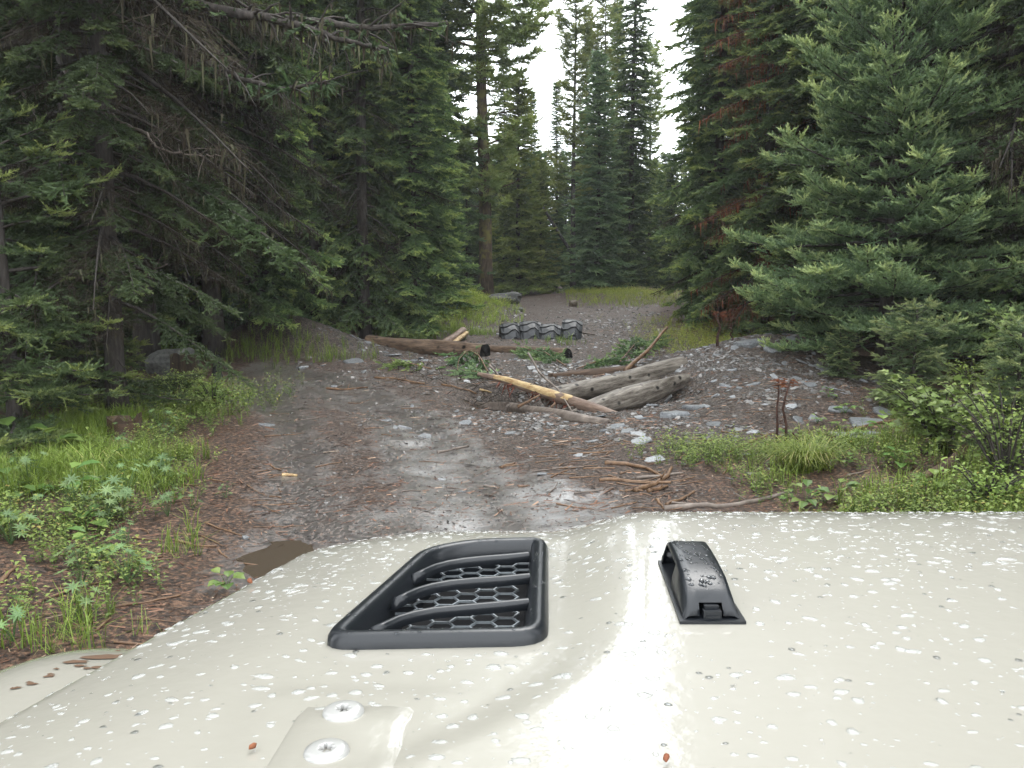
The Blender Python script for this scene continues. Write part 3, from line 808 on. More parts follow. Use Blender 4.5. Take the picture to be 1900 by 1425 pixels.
# skirts down the sides and the nose
def skirt(idx, dz):
    global V
    n0 = len(V); B = V[idx] + np.array([0, 0, -dz]); V = np.concatenate([V, B])
    k = np.arange(len(idx) - 1)
    return np.stack([idx[k], idx[k + 1], n0 + k + 1, n0 + k], -1)
lft = np.arange(hm) * hn; rgt = lft + hn - 1; fr = (hm - 1) * hn + np.arange(hn)
F += [skirt(lft, .10), skirt(rgt, .10), skirt(fr, .12)]
def onc(me, name, par=car, kind=None):               # world-space mesh -> child of the vehicle
    me.transform(Matrix.Translation(-Vector(CAR))); return obj(name, me, par, kind=kind)
hood = onc(make_mesh('hood', V, F, [M['paint']], True), 'hood')

# fenders: flat tops below the bonnet, rounded at their outer and front edges
for sg in (1, -1):
    mb = MB()
    us = np.linspace(0, 1, 26); vs = np.linspace(.25, 1.22, 40)
    U_, W_ = np.meshgrid(us, vs)
    inner = hood_half(W_) - .03; outer = 1.20 + 0 * W_
    Xf = inner + (outer - inner) * U_
    zf = CAMZ - (.425 + .05 * W_ + 1.44 * np.maximum(0, W_ - .93) ** 2 + 2.2 * np.maximum(0, Xf - .98) ** 2)
    P = np.stack([XC - sg * Xf, W_, zf], -1).reshape(-1, 3)
    a, b_ = W_.shape; q = (np.arange(a - 1)[:, None] * b_ + np.arange(b_ - 1)[None]).ravel()
    mb.add(P, None, np.stack([q, q + 1, q + b_ + 1, q + b_], -1))
    o = P.reshape(a, b_, 3)
    for line in (o[:, -1], o[-1, :]):
        L2 = line + np.array([0, 0, -.30]); n2 = len(line)
        k = np.arange(n2 - 1); mb.add(np.concatenate([line, L2]), None, np.stack([k, k + 1, n2 + k + 1, n2 + k], -1))
    fo = onc(mb.mesh('fender', [M['paint']], True), 'fender')
    if sg == 1:
        fo['label'] = 'beige fender with brown mud flecks'
        mud = MB(); rr = np.random.RandomState(8)
        FZ = lambda x, y: CAMZ - (.425 + .05 * y + 1.44 * max(0, y - .93) ** 2 + 2.2 * max(0, (XC - x) - .98) ** 2)
        cen = [(-.515, .985, .024), (-.49, .99, .018), (-.53, .965, .014), (-.52, .95, .008), (-.495, .945, .010), (-.54, .92, .007), (-.55, .90, .007), (-.56, .89, .005), (-.52, .80, .018), (-.505, .815, .012), (-.53, .77, .009)] + \
              [(rr.uniform(-.66, -.46), rr.uniform(.70, 1.04), rr.uniform(.002, .006)) for _ in range(26)]
        for (x, y, r) in cen:
            k = 9; aa = np.linspace(0, 6.28, k, endpoint=False); rad = r * rr.uniform(.45, 1.1, k)
            pts = [(x + math.cos(t) * q * 1.3, y + math.sin(t) * q * .55) for t, q in zip(aa, rad)]
            pts = [(px, py, FZ(px, py) + .0012) for px, py in pts] + [(x, y, FZ(x, y) + .0028)]
            mud.add(np.array(pts), [(j, (j + 1) % k, k) for j in range(k)])
        onc(mud.mesh('mud_fleck', [plain('dried mud', (.10, .06, .038), .8, .2)], True), 'mud_fleck', fo, 'stuff').location = (0, 0, 0)
# body under the bonnet, down to the bumper, and the wheels it stands on
mb = MB(); gz = H(XC, 1.0)
box(mb, (XC, .78, gz + .80), (1.18, 1.30, .66)); onc(mb.mesh('body', [M['paint']]), 'body')
mb = MB(); box(mb, (XC, 1.52, gz + .62), (1.75, .16, .22)); onc(mb.mesh('bumper', [M['plastic']]), 'bumper')
for sg in (-1, 1):
    a = np.linspace(0, 2 * np.pi, 33)[:-1]; prof = [(.24, -.10), (.37, -.125), (.405, -.09), (.412, 0), (.405, .09), (.37, .125), (.24, .10)]
    V = np.array([(XC + sg * .80 + x, .84 + r * math.cos(t), gz + .405 + r * math.sin(t)) for t in a for r, x in prof]); npf = len(prof)
    F = [(i * npf + j, i * npf + j + 1, (i + 1) % 32 * npf + j + 1, (i + 1) % 32 * npf + j) for i in range(32) for j in range(npf - 1)]
    wheel = onc(make_mesh('wheel', V, np.array(F), [M['rubber']], True), 'wheel')
    V = np.array([(XC + sg * (.80 + .07), .84 + r * math.cos(t), gz + .405 + r * math.sin(t)) for t in a for r in (.0, .245)])
    F = [(i * 2, i * 2 + 1, (i + 1) % 32 * 2 + 1, (i + 1) % 32 * 2) for i in range(32)]
    onc(make_mesh('rim', V, np.array(F), [M['plastic']]), 'rim', wheel)

# bonnet vents: raised frame, sunken bucket, three bent louvres over a honeycomb
def hz1(x, y): return float(hoodz(np.array([x]), np.array([y]))[0])
def vent(mirror):
    mx = (lambda x: 2 * XC - x) if mirror else (lambda x: x)
    def Z0(p, dz): return np.array([(x, y, hz1(x, y) + dz) for x, y in p])
    def put(me, name, par, kind=None):
        if mirror:
            me.transform(Matrix.Translation((2 * XC, 0, 0)) @ Matrix.Scale(-1, 4, (1, 0, 0))); me.flip_normals()
        o = onc(me, name, par, kind); return o
    rings = [(offset(VR, -.002), -.004), (offset(VR, -.001), .006), (offset(VR, .003), .0125), (offset(VR, .008), .0145), (offset(VR, .016), .0130), (offset(VR, .020), .007), (offset(VR, .024), -.012), (offset(VR, .027), -.040)]
    P = np.concatenate([Z0(p, dz) for p, dz in rings]); k = len(VR); F = []
    for r in range(len(rings) - 1):
        for j in range(k):
            j2 = (j + 1) % k; F.append((r * k + j, r * k + j2, (r + 1) * k + j2, (r + 1) * k + j))
    fr_ = put(make_mesh('hood_vent', P, np.array(F), [M['plastic']], True), 'hood_vent', car)
    # floor of the bucket
    fl = Z0(offset(VR, .024), -.038); c = fl.mean(0)
    put(make_mesh('vent_floor', np.concatenate([fl, c[None]]), np.array([(j, (j + 1) % k, k) for j in range(k)]), [M['void']]), 'floor', fr_)
    # louvres
    def hp(px, py, dz):
        d = ray(px, py); Yv = np.arange(.5, 1.5, .0005); xx = d[0] / d[1] * Yv; zz = CAMZ + d[2] / d[1] * Yv
        i = int(np.argmax(zz < CAMZ - (.3225 + .05 * Yv) + dz)); return np.array([xx[i], Yv[i]])
    for ln in ([(768, 1070), (785, 1061), (805, 1052), (830, 1045), (860, 1040), (900, 1036), (940, 1033), (980, 1029)],
               [(735, 1115), (752, 1105), (775, 1095), (802, 1087), (835, 1081), (880, 1077), (930, 1074), (982, 1069)],
               [(692, 1170), (712, 1160), (738, 1148), (768, 1139), (805, 1132), (860, 1127), (920, 1122), (980, 1116)]):
        c = np.array([hp(px, py, .006) for px, py in ln])
        T = norm(np.gradient(c, axis=0)); Nn = np.stack([-T[:, 1], T[:, 0]], -1)
        prof = [(-.0050, -.007), (-.0060, .000), (-.0035, .0040), (.000, .0050), (.004, .003), (.007, -.006), (.009, -.012)]
        P = np.concatenate([np.array([(x, y, CAMZ - (.3225 + .05 * y) + .005 + b_) for x, y in c + Nn * a]) for a, b_ in prof])
        k2 = len(c); F = []
        for r in range(len(prof) - 1):
            for j in range(k2 - 1): F.append((r * k2 + j, r * k2 + j + 1, (r + 1) * k2 + j + 1, (r + 1) * k2 + j))
        F3 = [(r * k2, (r + 1) * k2, (len(prof) - 1) * k2) for r in range(len(prof) - 2)]
        put(make_mesh('louvre', P, [np.array(F), np.array(F3)], [M['plastic']], True), 'louvre', fr_)
    # honeycomb
    mb = MB(); hr = .0152; inn = offset(VR, .030); seen = set()
    for r in range(40):
        for c in range(24):
            cxp = -.19 + c * hr * 1.5; cyp = .78 + r * hr * math.sqrt(3) + (c % 2) * hr * math.sqrt(3) / 2
            for a in range(6):
                p = np.array([cxp + hr * math.cos(a * math.pi / 3), cyp + hr * math.sin(a * math.pi / 3)])
                q = np.array([cxp + hr * math.cos((a + 1) * math.pi / 3), cyp + hr * math.sin((a + 1) * math.pi / 3)])
                m_ = (p + q) / 2; key = (round(m_[0], 4), round(m_[1], 4))
                if key in seen or not inside(np.array([m_[0]]), np.array([m_[1]]), inn)[0]: continue
                seen.add(key)
                ang = math.atan2(*(q - p)[::-1]); Rm = np.array(Matrix.Rotation(ang, 3, 'Z'))
                box(mb, (m_[0], m_[1], CAMZ - (.3225 + .05 * m_[1]) - .012), (hr + .001, .0018, .0024), .5, Rm)
    put(mb.mesh('honeycomb_grille', [M['meshgrey']]), 'honeycomb_grille', fr_)
    return fr_
vent(False); vent(True)

# small black washer housing on the raised middle: open on its left side, notch with a clip at the near end
def housing():
    mb = MB(); y0, y1 = .785, .940
    st = [(0.0, .006), (.06, .016), (.16, .024), (.30, .0315), (.50, .034), (.72, .035), (.88, .034), (.95, .030), (1.0, .020)]
    cxw = lambda t: .197 + .004 * t
    P = []
    for t, hgt in st:
        y = y0 + (y1 - y0) * t; zb = hz1(cxw(t), y); hw = .029 - .002 * t; tw = hw * .80; c = cxw(t)
        prof = [(-hw, 0), (-hw * .96, hgt * .45), (-tw * 1.04, hgt * .86), (-tw * .97, hgt * .96), (-tw * .84, hgt * 1.0), (-tw * .5, hgt * 1.01), (tw * .5, hgt * 1.01), (tw * .84, hgt * 1.0), (tw * .97, hgt * .96), (tw * 1.04, hgt * .86), (hw * .96, hgt * .45), (hw, 0)]
        P += [(c + a, y, zb + b_) for a, b_ in prof]
    P = np.array(P); k = 12; F = []
    for i in range(len(st) - 1):
        for j in range(k - 1):
            if 4 <= i <= 6 and j <= 1: continue            # the side opening
            if i <= 0 and 5 <= j <= 5: continue            # the notch for the clip
            F.append((i * k + j, i * k + j + 1, (i + 1) * k + j + 1, (i + 1) * k + j))
    mb.add(P, None, F)
    e = (len(st) - 1) * k
    F3 = [(e, e + j, e + j + 1) for j in range(1, k - 1)]
    mb.add(P, F3)
    return mb
hsg = onc(housing().mesh('washer_housing', [M['plastic']], True), 'washer_housing')
so = hsg.modifiers.new('thick', 'SOLIDIFY'); so.thickness = .0018; so.offset = -1
mb = MB()                                                 # flange round the foot
ring = []
for t in np.linspace(0, 1, 12):
    y = .779 + (.945 - .779) * t; ring.append((.197 + .004 * t - (.0325 - .003 * t), y))
ring2 = [(2 * (.197 + .004 * (y - .779) / .166) - x, y) for x, y in ring]
P = []
for (x, y), (x2, _) in zip(ring, ring2):
    for xx in np.linspace(x, x2, 5): P.append((xx, y, hz1(xx, y) + .0030))
P = np.array(P); F = [(i * 5 + j, i * 5 + j + 1, (i + 1) * 5 + j + 1, (i + 1) * 5 + j) for i in range(11) for j in range(4)]
mb.add(P, None, F)
per = [i * 5 for i in range(12)] + [11 * 5 + j for j in range(1, 5)] + [i * 5 + 4 for i in range(10, -1, -1)] + [j for j in range(3, 0, -1)]
Q = P[per]; nq = len(per); mb.add(np.concatenate([Q, Q - [0, 0, .0045]]), None, [(i, (i + 1) % nq, nq + (i + 1) % nq, nq + i) for i in range(nq)])
onc(mb.mesh('flange', [M['plastic']], False), 'flange', hsg)
mb = MB()
zc = hz1(.197, .787)
box(mb, (.1975, .7875, zc + .0070), (.0175, .0075, .0085)); box(mb, (.1975, .7835, zc + .0055), (.013, .0020, .0022)); box(mb, (.1975, .792, zc + .0130), (.014, .006, .003))
onc(mb.mesh('clip', [M['plastic']]), 'clip', hsg)

# hinge leaf with two torx bolts
mb = MB()
prof = [(-.176, .0), (-.170, .006), (-.156, .0062), (-.150, .0082), (-.105, .0082), (-.098, .0062), (-.086, .0055), (-.080, .0)]
ys = np.linspace(.44, .640, 12); P = []
for y in ys:
    e = 1 - sstep(.622, .640, y)
    for x, dz in prof: P.append((x + .004 * (y - .55) / .1, y, hz1(x, y) - .0015 + .62 * dz * (.35 + .65 * e)))
k = len(prof); mb.add(np.array(P), None, [(i * k + j, i * k + j + 1, (i + 1) * k + j + 1, (i + 1) * k + j) for i in range(len(ys) - 1) for j in range(k - 1)])
hinge = onc(mb.mesh('hinge', [M['paint']], True), 'hinge')
for by in (.6225, .562):
    bx = -.134; z0 = hz1(bx, by) + .0036; mb = MB(); n_ = 28
    pr = [(.0165, 0), (.0160, .0018), (.0120, .0034), (.0068, .0040)]
    a = np.linspace(0, 6.2832, n_, endpoint=False)
    P = [(bx + r * math.cos(t), by + r * math.sin(t), z0 + dz) for r, dz in pr for t in a]
    star = [(bx + (.0060 if i % 4 < 2 else .0038) * math.cos(t), by + (.0060 if i % 4 < 2 else .0038) * math.sin(t), z0 + .0039) for i, t in enumerate(a)]
    P += star; P += [(x, y, z - .005) for x, y, z in star]
    F = [(r * n_ + j, r * n_ + (j + 1) % n_, (r + 1) * n_ + (j + 1) % n_, (r + 1) * n_ + j) for r in range(5) for j in range(n_)]
    mb.add(np.array(P), None, F)
    bo = onc(mb.mesh('bolt', [M['steel']], True), 'bolt', hinge)
    mb = MB(); S2 = np.array(P[-n_:]); mb.add(np.concatenate([S2, S2.mean(0)[None]]), [(j, (j + 1) % n_, n_) for j in range(n_)])
    onc(mb.mesh('socket', [M['socket']]), 'socket', bo)

# rain drops standing on the paint and on the black parts
def drops(n, seed, name, par, mat, xr, yr, rr, zf, reject=None, flatk=.34, smear=0.0):
    r = np.random.RandomState(seed); mb = MB()
    k = 7; a = np.linspace(0, 2 * np.pi, k, endpoint=False)
    prof = [(1.0, -.02), (.90, .40), (.52, .86)]
    made = 0; xs = []
    while made < n:
        x = r.uniform(*xr); y = r.uniform(*yr)
        if reject is not None and reject(x, y): continue
        made += 1; xs.append((x, y))
    xs = np.array(xs); zz = zf(xs[:, 0], xs[:, 1]); e = .002
    gx_ = (zf(xs[:, 0] + e, xs[:, 1]) - zz) / e; gy_ = (zf(xs[:, 0], xs[:, 1] + e) - zz) / e
    for i, (x, y) in enumerate(xs):
        R0 = rr[0] + (rr[1] - rr[0]) * r.rand() ** 3.6
        st = 1 + smear * r.rand() ** 2; ang = r.uniform(-.5, .5)
        wob = 1 + .22 * np.sin(a * 2 + r.rand() * 6) * r.rand() + .12 * np.sin(a * 3 + r.rand() * 6)
        P = []
        for q, dz in prof:
            ex = R0 * q * wob * np.cos(a) * st; ey = R0 * q * wob * np.sin(a)
            dx = ex * math.cos(ang) - ey * math.sin(ang); dy = ex * math.sin(ang) + ey * math.cos(ang)
            P.append(np.stack([x + dx, y + dy, zz[i] + gx_[i] * dx + gy_[i] * dy + dz * R0 * flatk], -1))
        P.append(np.array([[x, y, zz[i] + R0 * flatk]]))
        F4 = [(q * k + j, q * k + (j + 1) % k, (q + 1) * k + (j + 1) % k, (q + 1) * k + j) for q in range(2) for j in range(k)]
        F3 = [(2 * k + j, 2 * k + (j + 1) % k, 3 * k) for j in range(k)]
        mb.add(np.concatenate(P), F3, F4)
    return onc(mb.mesh(name, [mat], True), name, par, 'stuff')
vo = offset(VR, -.006)
def rej(x, y):
    hwv = hood_half(y)
    return abs(x - XC) > hwv - .02 or (-.21 < x < .09 and .72 < y < 1.18 and inside(np.array([x]), np.array([y]), vo)[0]) or (.155 < x < .24 and .725 < y < .965)
drops(4400, 1, 'raindrops', hood, M['drop'], (-.46, 1.1), (.45, 1.40), (.0009, .0056), lambda x, y: hoodz(x, y), rej, .30, 1.0)
drops(900, 9, 'raindrops', hood, M['cdrop'], (-.46, 1.1), (.45, 1.35), (.0006, .0034), lambda x, y: hoodz(x, y), rej, .34, .5)
drops(2400, 10, 'raindrops', hood, M['drop'], (-.38, 1.1), (.92, 1.34), (.0009, .0038), lambda x, y: hoodz(x, y), rej, .30, 1.0)
rim = lambda x, y: not (inside(np.array([x]), np.array([y]), offset(VR, .004))[0] and not inside(np.array([x]), np.array([y]), offset(VR, .017))[0])
drops(330, 2, 'raindrops', hood, M['cdrop'], (-.19, .055), (.755, 1.12), (.0006, .0030), lambda x, y: hoodz(x, y) + .0136, rim, .4)

HT = [0.0, .06, .16, .30, .50, .72, .88, .95]; HHT = [.006, .016, .024, .0315, .034, .035, .034, .030]
zn = lambda x, y: hoodz(x, y) + np.interp((y - .785) / .155, HT, HHT)
drops(230, 3, 'raindrops', hsg, M['cdrop'], (.180, .217), (.808, .930), (.0007, .0036), zn, None, .42)

# ------------------------------------------------------------------ logs
def log_mesh(name, P, rad, mat, sides=18, rough=.10, seed=0, endmats=(None, None), facet=None):
    """world points -> (origin, rotation, meshes in a frame whose X runs along the log)"""
    rng = np.random.RandomState(seed); P = np.asarray(P, float)
    d = P[-1] - P[0]; L = np.linalg.norm(d); q = Vector(d).to_track_quat('X', 'Z'); Rm = np.array(q.to_matrix())
    loc = (P - P[0]) @ Rm
    n = max(10, int(L / .12)); t = np.linspace(0, 1, n); tt = np.linspace(0, 1, len(P))
    C = np.stack([np.interp(t, tt, loc[:, k]) for k in range(3)], -1)
    C[:, 1:] += (np.stack([fbm(N1, t * 2 + seed, t * 0 + 3, 2), fbm(N2, t * 2 + seed, t * 0 + 5, 2)], -1) - .5) * .10 * np.mean(rad) * 4 * np.sin(t * np.pi)[:, None]
    rr = np.interp(t, np.linspace(0, 1, len(rad)), rad)
    a = np.linspace(0, 2 * np.pi, sides, endpoint=False)
    nz = fbm(N1, np.cos(a)[None, :] * 1.2 + 5 + seed, np.sin(a)[None, :] * 1.2 + t[:, None] * L * .9, 3) - .5
    nz2 = fbm(N2, np.cos(a)[None, :] * 6 + 5 + seed, np.sin(a)[None, :] * 6 + t[:, None] * L * .6, 2) - .5
    r2 = rr[:, None] * (1 + rough * 3 * nz + rough * 1.6 * nz2)
    V = np.stack([C[:, 0:1] + 0 * r2, C[:, 1:2] + r2 * np.cos(a), C[:, 2:3] + r2 * np.sin(a)], -1)
    if facet: V[0, :, 0] += (rng.rand(sides) - .5) * facet; V[-1, :, 0] += (rng.rand(sides) - .5) * facet
    i = np.arange(n - 1)[:, None] * sides; j = np.arange(sides)[None, :]; k = (j + 1) % sides
    F4 = np.stack([i + j, i + k, i + sides + k, i + sides + j], -1).reshape(-1, 4)
    body = make_mesh(name, V.reshape(-1, 3), F4, [mat], True)
    ends = []
    for e, m, sg in ((0, endmats[0], -1), (n - 1, endmats[1], 1)):
        ring = V[e]; c = ring.mean(0); mid = c + (ring - c) * .5; mid[:, 0] += sg * .006 + (rng.rand(sides) - .5) * .02
        E = np.concatenate([ring, mid, c[None] + [[sg * .008, 0, 0]]])
        f4 = [(x, (x + 1) % sides, sides + (x + 1) % sides, sides + x) for x in range(sides)]
        f3 = [(sides + x, sides + (x + 1) % sides, 2 * sides) for x in range(sides)]
        ends.append(make_mesh(name + '_end', E, [np.array(f4), np.array(f3)], [m or mat], False))
    return P[0], q, body, ends
def log(name, label, P, rad, mat, endmats=(None, None), seed=0, rough=.10, facet=None, group=None, cat='log'):
    o, q, body, ends = log_mesh(name, P, rad, mat, seed=seed, rough=rough, endmats=endmats, facet=facet)
    r = thing(name, label, cat, o, 0, group); r.rotation_mode = 'QUATERNION'; r.rotation_quaternion = q
    obj('bark', body, r)
    for e in ends: obj('cut_end', e, r)
    return r
A = at_depth
log('fallen_log', 'long brown log with a blackened cut end, lying against the rubble mound on the left', [A(684, 634, 18.6), A(780, 645, 17.9), A(900, 656, 17.0)], [.16, .18, .19, .215], M['logbrown'], (None, M['char']), 1)
log('fallen_log', 'shorter brown log with a blackened cut end, behind the brush in front of the tyres', [A(905, 648, 18.2), A(985, 654, 17.4), A(1052, 663, 16.6)], [.09, .105, .13, .175], M['logbrown'], (None, M['char']), 4, .14)
log('fallen_log', 'thick weathered grey log lying across the pit into the slate mound', [A(1012, 738, 11.7), A(1140, 712, 12.4), A(1266, 680, 13.4)], [.11, .15, .168, .15], M['loggrey'], seed=7)
log('fallen_log', 'split grey log with a ragged end, below the thick weathered log in the pit', [A(1060, 768, 11.0), A(1180, 736, 11.6), A(1270, 704, 12.4)], [.09, .125, .145, .10], M['loggrey'], (None, M['logdark']), 12, .24, .35)
log('fallen_log', 'rotten dark brown log in the back of the pit', [A(1025, 703, 13.5), A(1100, 697, 13.7), A(1180, 690, 14.0)], [.10, .12, .09], M['logdark'], seed=15, rough=.2, facet=.1)
log('fallen_log', 'half buried greyish log along the near lip of the pit', [G(880, 752), G(950, 762) + [0, 0, .02], G(1050, 776) + [0, 0, .01], G(1130, 785)], [.05, .085, .07, .04], M['stickgrey'], seed=18, rough=.2)
log('fallen_log', 'short pale log propped beside the long brown log', [A(824, 637, 19.4), A(860, 613, 20.6)], [.085, .09], M['pinkbark'], (M['peeled'], M['peeled']), 21)
log('fallen_log', 'thin split log under the short pale log', [A(836, 642, 19.2), A(866, 618, 20.4)], [.06, .055], M['peeled'], seed=23)
log('fallen_log', 'grey fallen log on the floor of the left forest edge', [A(238, 700, 11.6), A(320, 745, 10.4)], [.05, .07], M['logdark'], seed=29)
log('fallen_log', 'thick grey limb poking out from the bushes on the right bank', [G(1745, 780) + [0, 0, .06], G(1826, 756) + [0, 0, .16]], [.045, .06], M['loggrey'], seed=31)
log('fallen_log', 'brown rotten log between the bushes at the lower right', [G(1690, 905) + [0, 0, .03], G(1760, 880) + [0, 0, .06], G(1800, 842) + [0, 0, .10]], [.03, .045, .03], M['logdark'], seed=34, rough=.2)
# half peeled young trunk across the pit
yp = [A(888, 694, 12.6), A(940, 706, 12.3), A(1050, 742, 11.3), A(1100, 758, 10.8), A(1160, 778, 10.3)]
o, q, body, ends = log_mesh('peeled_trunk', yp, [.030, .058, .085, .085, .06], M['pinkbark'], seed=41, rough=.06)
r = thing('peeled_log', 'slim broken trunk with bright yellow peeled patches, fallen across the pit', 'log', o); r.rotation_mode = 'QUATERNION'; r.rotation_quaternion = q
obj('bark', body, r)
for e in ends: obj('cut_end', e, r)
Lg = np.linalg.norm(yp[-1] - yp[0]); Rm = np.array(q.to_matrix()); rng = np.random.RandomState(3)
bv = np.empty(len(body.vertices) * 3); body.vertices.foreach_get('co', bv); bv = bv.reshape(-1, 18, 3)
for t0, t1, a0, a1 in ((.13, .29, 1, 9), (.27, .44, 2, 9), (.50, .57, 4, 8)):
    i0, i1 = int(t0 * len(bv)), max(int(t0 * len(bv)) + 2, int(t1 * len(bv)))
    V = bv[i0:i1 + 1, a0:a1 + 1].copy(); c = bv[i0:i1 + 1].mean(1)[:, None, :]
    V = c + (V - c) * 1.05; V[0, :, 0] += rng.uniform(-.10, .08, V.shape[1]); V[-1, :, 0] += rng.uniform(-.12, .12, V.shape[1])
    a_, b_ = V.shape[:2]; ii = (np.arange(a_ - 1)[:, None] * b_ + np.arange(b_ - 1)[None]).ravel()
    obj('peeled_patch', make_mesh('peeled_patch', V.reshape(-1, 3), np.stack([ii, ii + 1, ii + b_ + 1, ii + b_], -1), [M['peeled']], True), r)
mb = MB()
for _ in range(60):
    t = rng.uniform(.2, .7); b = bv[int(t * len(bv))].mean(0); a = rng.uniform(2.5, 6.6)
    e = b + np.array([rng.uniform(-.1, .1), math.cos(a) * .1, math.sin(a) * .08 - .05]); strand_tris(mb, [b + (e - b) * .5], [e + (e - b) * rng.uniform(.2, 1.2)], [.03], np.array([rng.uniform(.3, .8)]), rng)
obj('bark_shreds', mb.mesh('bark_shreds', [M['rust']]), r, kind='stuff')

# ------------------------------------------------------------------ sticks
def stick(label, pts, thick, mat, group=None, lift=.5, name='stick', cat='stick', world=False, seed=0, snag=0):
    rng = np.random.RandomState(seed + len(label))
    W = np.array(pts, float) if world else np.array([G(*p) for p in pts])
    dist = np.linalg.norm(W[0] - [0, 0, CAMZ]); r = thick / FPX * dist / 2
    n = max(7, 4 * len(W)); t = np.linspace(0, 1, n); tt = np.linspace(0, 1, len(W))
    P = np.stack([np.interp(t, tt, W[:, k]) for k in range(3)], -1)
    if not world: P[:, 2] = np.maximum(P[:, 2], height(P[:, 0], P[:, 1])) + r * lift
    L = np.linalg.norm(W[-1] - W[0]); P[1:-1] += (np.stack([fbm(N1, t * 3 + seed * 1.7, t * 0 + q, 3) for q in (1.3, 4.1, 7.7)], -1)[1:-1] - .5) * np.array([2.2, 2.2, .9]) * r * np.sin(t[1:-1] * np.pi)[:, None]
    mb = MB(); tube(mb, P, r * np.linspace(1.0, .6, n) * rng.uniform(.93, 1.07, n), 8, .5, True, .12, rng)
    for _ in range(snag):
        k = rng.randint(1, n - 1); d = norm(rng.randn(3) + [0, 0, .8]); tube(mb, [P[k], P[k] + d * L * .08, P[k] + d * L * .16], [r * .4, r * .3, r * .1], 5)
    o = P[0].copy(); me = mb.mesh(name, [mat], True, o); s_ = obj(name, me, None, o); tag(s_, label, cat, group); return s_
ST = [('orange bent stick at the top of the stick heap beside the bonnet', [(1122, 862), (1160, 864), (1200, 872), (1228, 886)], 11, 'stickorange'),
      ('long straight brown stick lying level through the stick heap', [(1112, 893), (1180, 896), (1245, 898)], 9, 'stick'),
      ('grey stick at the back of the stick heap, pointing right', [(1180, 890), (1230, 884), (1268, 880)], 8, 'stickgrey'),
      ('thick curved orange stick lying on top of the stick heap', [(1178, 913), (1215, 900), (1238, 886), (1246, 870)], 13, 'stickorange'),
      ('stubby bright orange stick at the front of the stick heap', [(1203, 914), (1238, 905)], 11, 'stickorange'),
      ('short forked twig between the stick heap and the bonnet', [(1218, 928), (1232, 946)], 8, 'stickorange'),
      ('curved brown stick lying on the bare soil beside the stick heap', [(1236, 938), (1262, 930), (1288, 914)], 8, 'stick'),
      ('long thick grey branch lying just beyond the bonnet', [(1232, 947), (1330, 943), (1400, 934), (1458, 919)], 14, 'stickgrey'),
      ('thin dark stick behind the long thick grey branch', [(1238, 935), (1290, 938), (1340, 940)], 6, 'stickgrey'),
      ('reddish stick leaning on the slate beside the dead saplings', [(1350, 841), (1395, 822), (1436, 806)], 9, 'stickorange'),
      ('tan stick on the slate slabs under the maple leaved shrub', [(1575, 802), (1620, 788), (1680, 779)], 9, 'stick'),
      ('thin stick half hidden in the grass of the right bank', [(1480, 945), (1530, 934)], 6, 'stick'),
      ('dark stick lying under the right hand bushes', [(1752, 868), (1798, 846)], 9, 'stickgrey'),
      ('pale stick on the bare soil at the left verge', [(325, 1005), (360, 1014), (402, 1016)], 7, 'stick'),
      ('short brown stick at the edge of the left verge, in front of the grass', [(250, 1041), (302, 1034)], 8, 'stick'),
      ('long thin stick running into the grass of the left verge', [(90, 1112), (140, 1095), (192, 1083)], 7, 'stick'),
      ('pale stick on the soil close to the fender', [(212, 1128), (270, 1120), (335, 1108)], 7, 'stick'),
      ('stubby stick nearest the fender', [(180, 1174), (206, 1150)], 7, 'stick'),
      ('dark stick at the left picture edge', [(0, 1085), (32, 1052)], 11, 'stick'),
      ('pale straight stick beside the lupine clump on the left', [(172, 955), (194, 943)], 9, 'stick'),
      ('small pale peeled stick lying alone on the track', [(523, 883), (552, 884)], 9, 'peeled'),
      ('two ended thin stick lying across the wet rut', [(605, 722), (640, 724), (682, 720)], 6, 'stickorange'),
      ('long reddish stick below the debris of the long log', [(695, 702), (740, 706), (788, 714)], 6, 'stickorange'),
      ('dark stick standing out of the mud in the right rut', [(812, 842), (840, 836), (870, 829)], 7, 'stickgrey'),
      ('short orange stick on the edge of the right rut', [(930, 870), (955, 861)], 8, 'stickorange'),
      ('thin pale stick between the pit and the track', [(820, 715), (850, 722), (885, 733)], 6, 'stickorange'),
      ('pale stick left of the pit lip', [(890, 725), (912, 730)], 5, 'peeled'),
      ('fallen brown stick on the ground under the slim conifer', [(180, 772), (240, 778)], 10, 'logdark'),
      ('thin stick lying on the floor at the far left', [(0, 744), (70, 744)], 5, 'stickgrey'),
      ('thin stick behind the tyres, pointing right', [(1080, 618), (1105, 622)], 4, 'stickgrey')]
for i, (lb, pts, th, mt) in enumerate(ST): stick(lb, pts, th * .8, M[mt], seed=i, snag=2 if th > 8 else 1)
stick('slim orange brown pole leaning up out of the back of the pit', [A(1160, 688, 13.6), A(1200, 650, 14.6), A(1238, 607, 15.6)], 9, M['stickorange'], world=True, name='pole', cat='pole', seed=4)
stick('thin dark branch curving over the peeled trunk', [A(980, 655, 12.6), A(1000, 690, 12.2), A(1035, 722, 11.6), A(1062, 765, 10.7)], 4.5, M['stickgrey'], world=True, name='branch', cat='branch', seed=5)
stick('forked dark twig at the thin end of the peeled trunk', [A(908, 678, 12.8), A(926, 697, 12.5)], 5, M['stickgrey'], world=True, name='branch', cat='branch', seed=6)
stick('broken pale branch stub leaning against the peeled trunk', [A(960, 755, 11.5), A(1002, 733, 11.5)], 6, M['stick'], world=True, name='branch', cat='branch', seed=7)
stick('small pale branch stub under the peeled trunk', [A(1010, 768, 10.9), A(1030, 748, 11.0)], 7, M['stick'], world=True, name='branch', cat='branch', seed=8)
rs = np.random.RandomState(12)
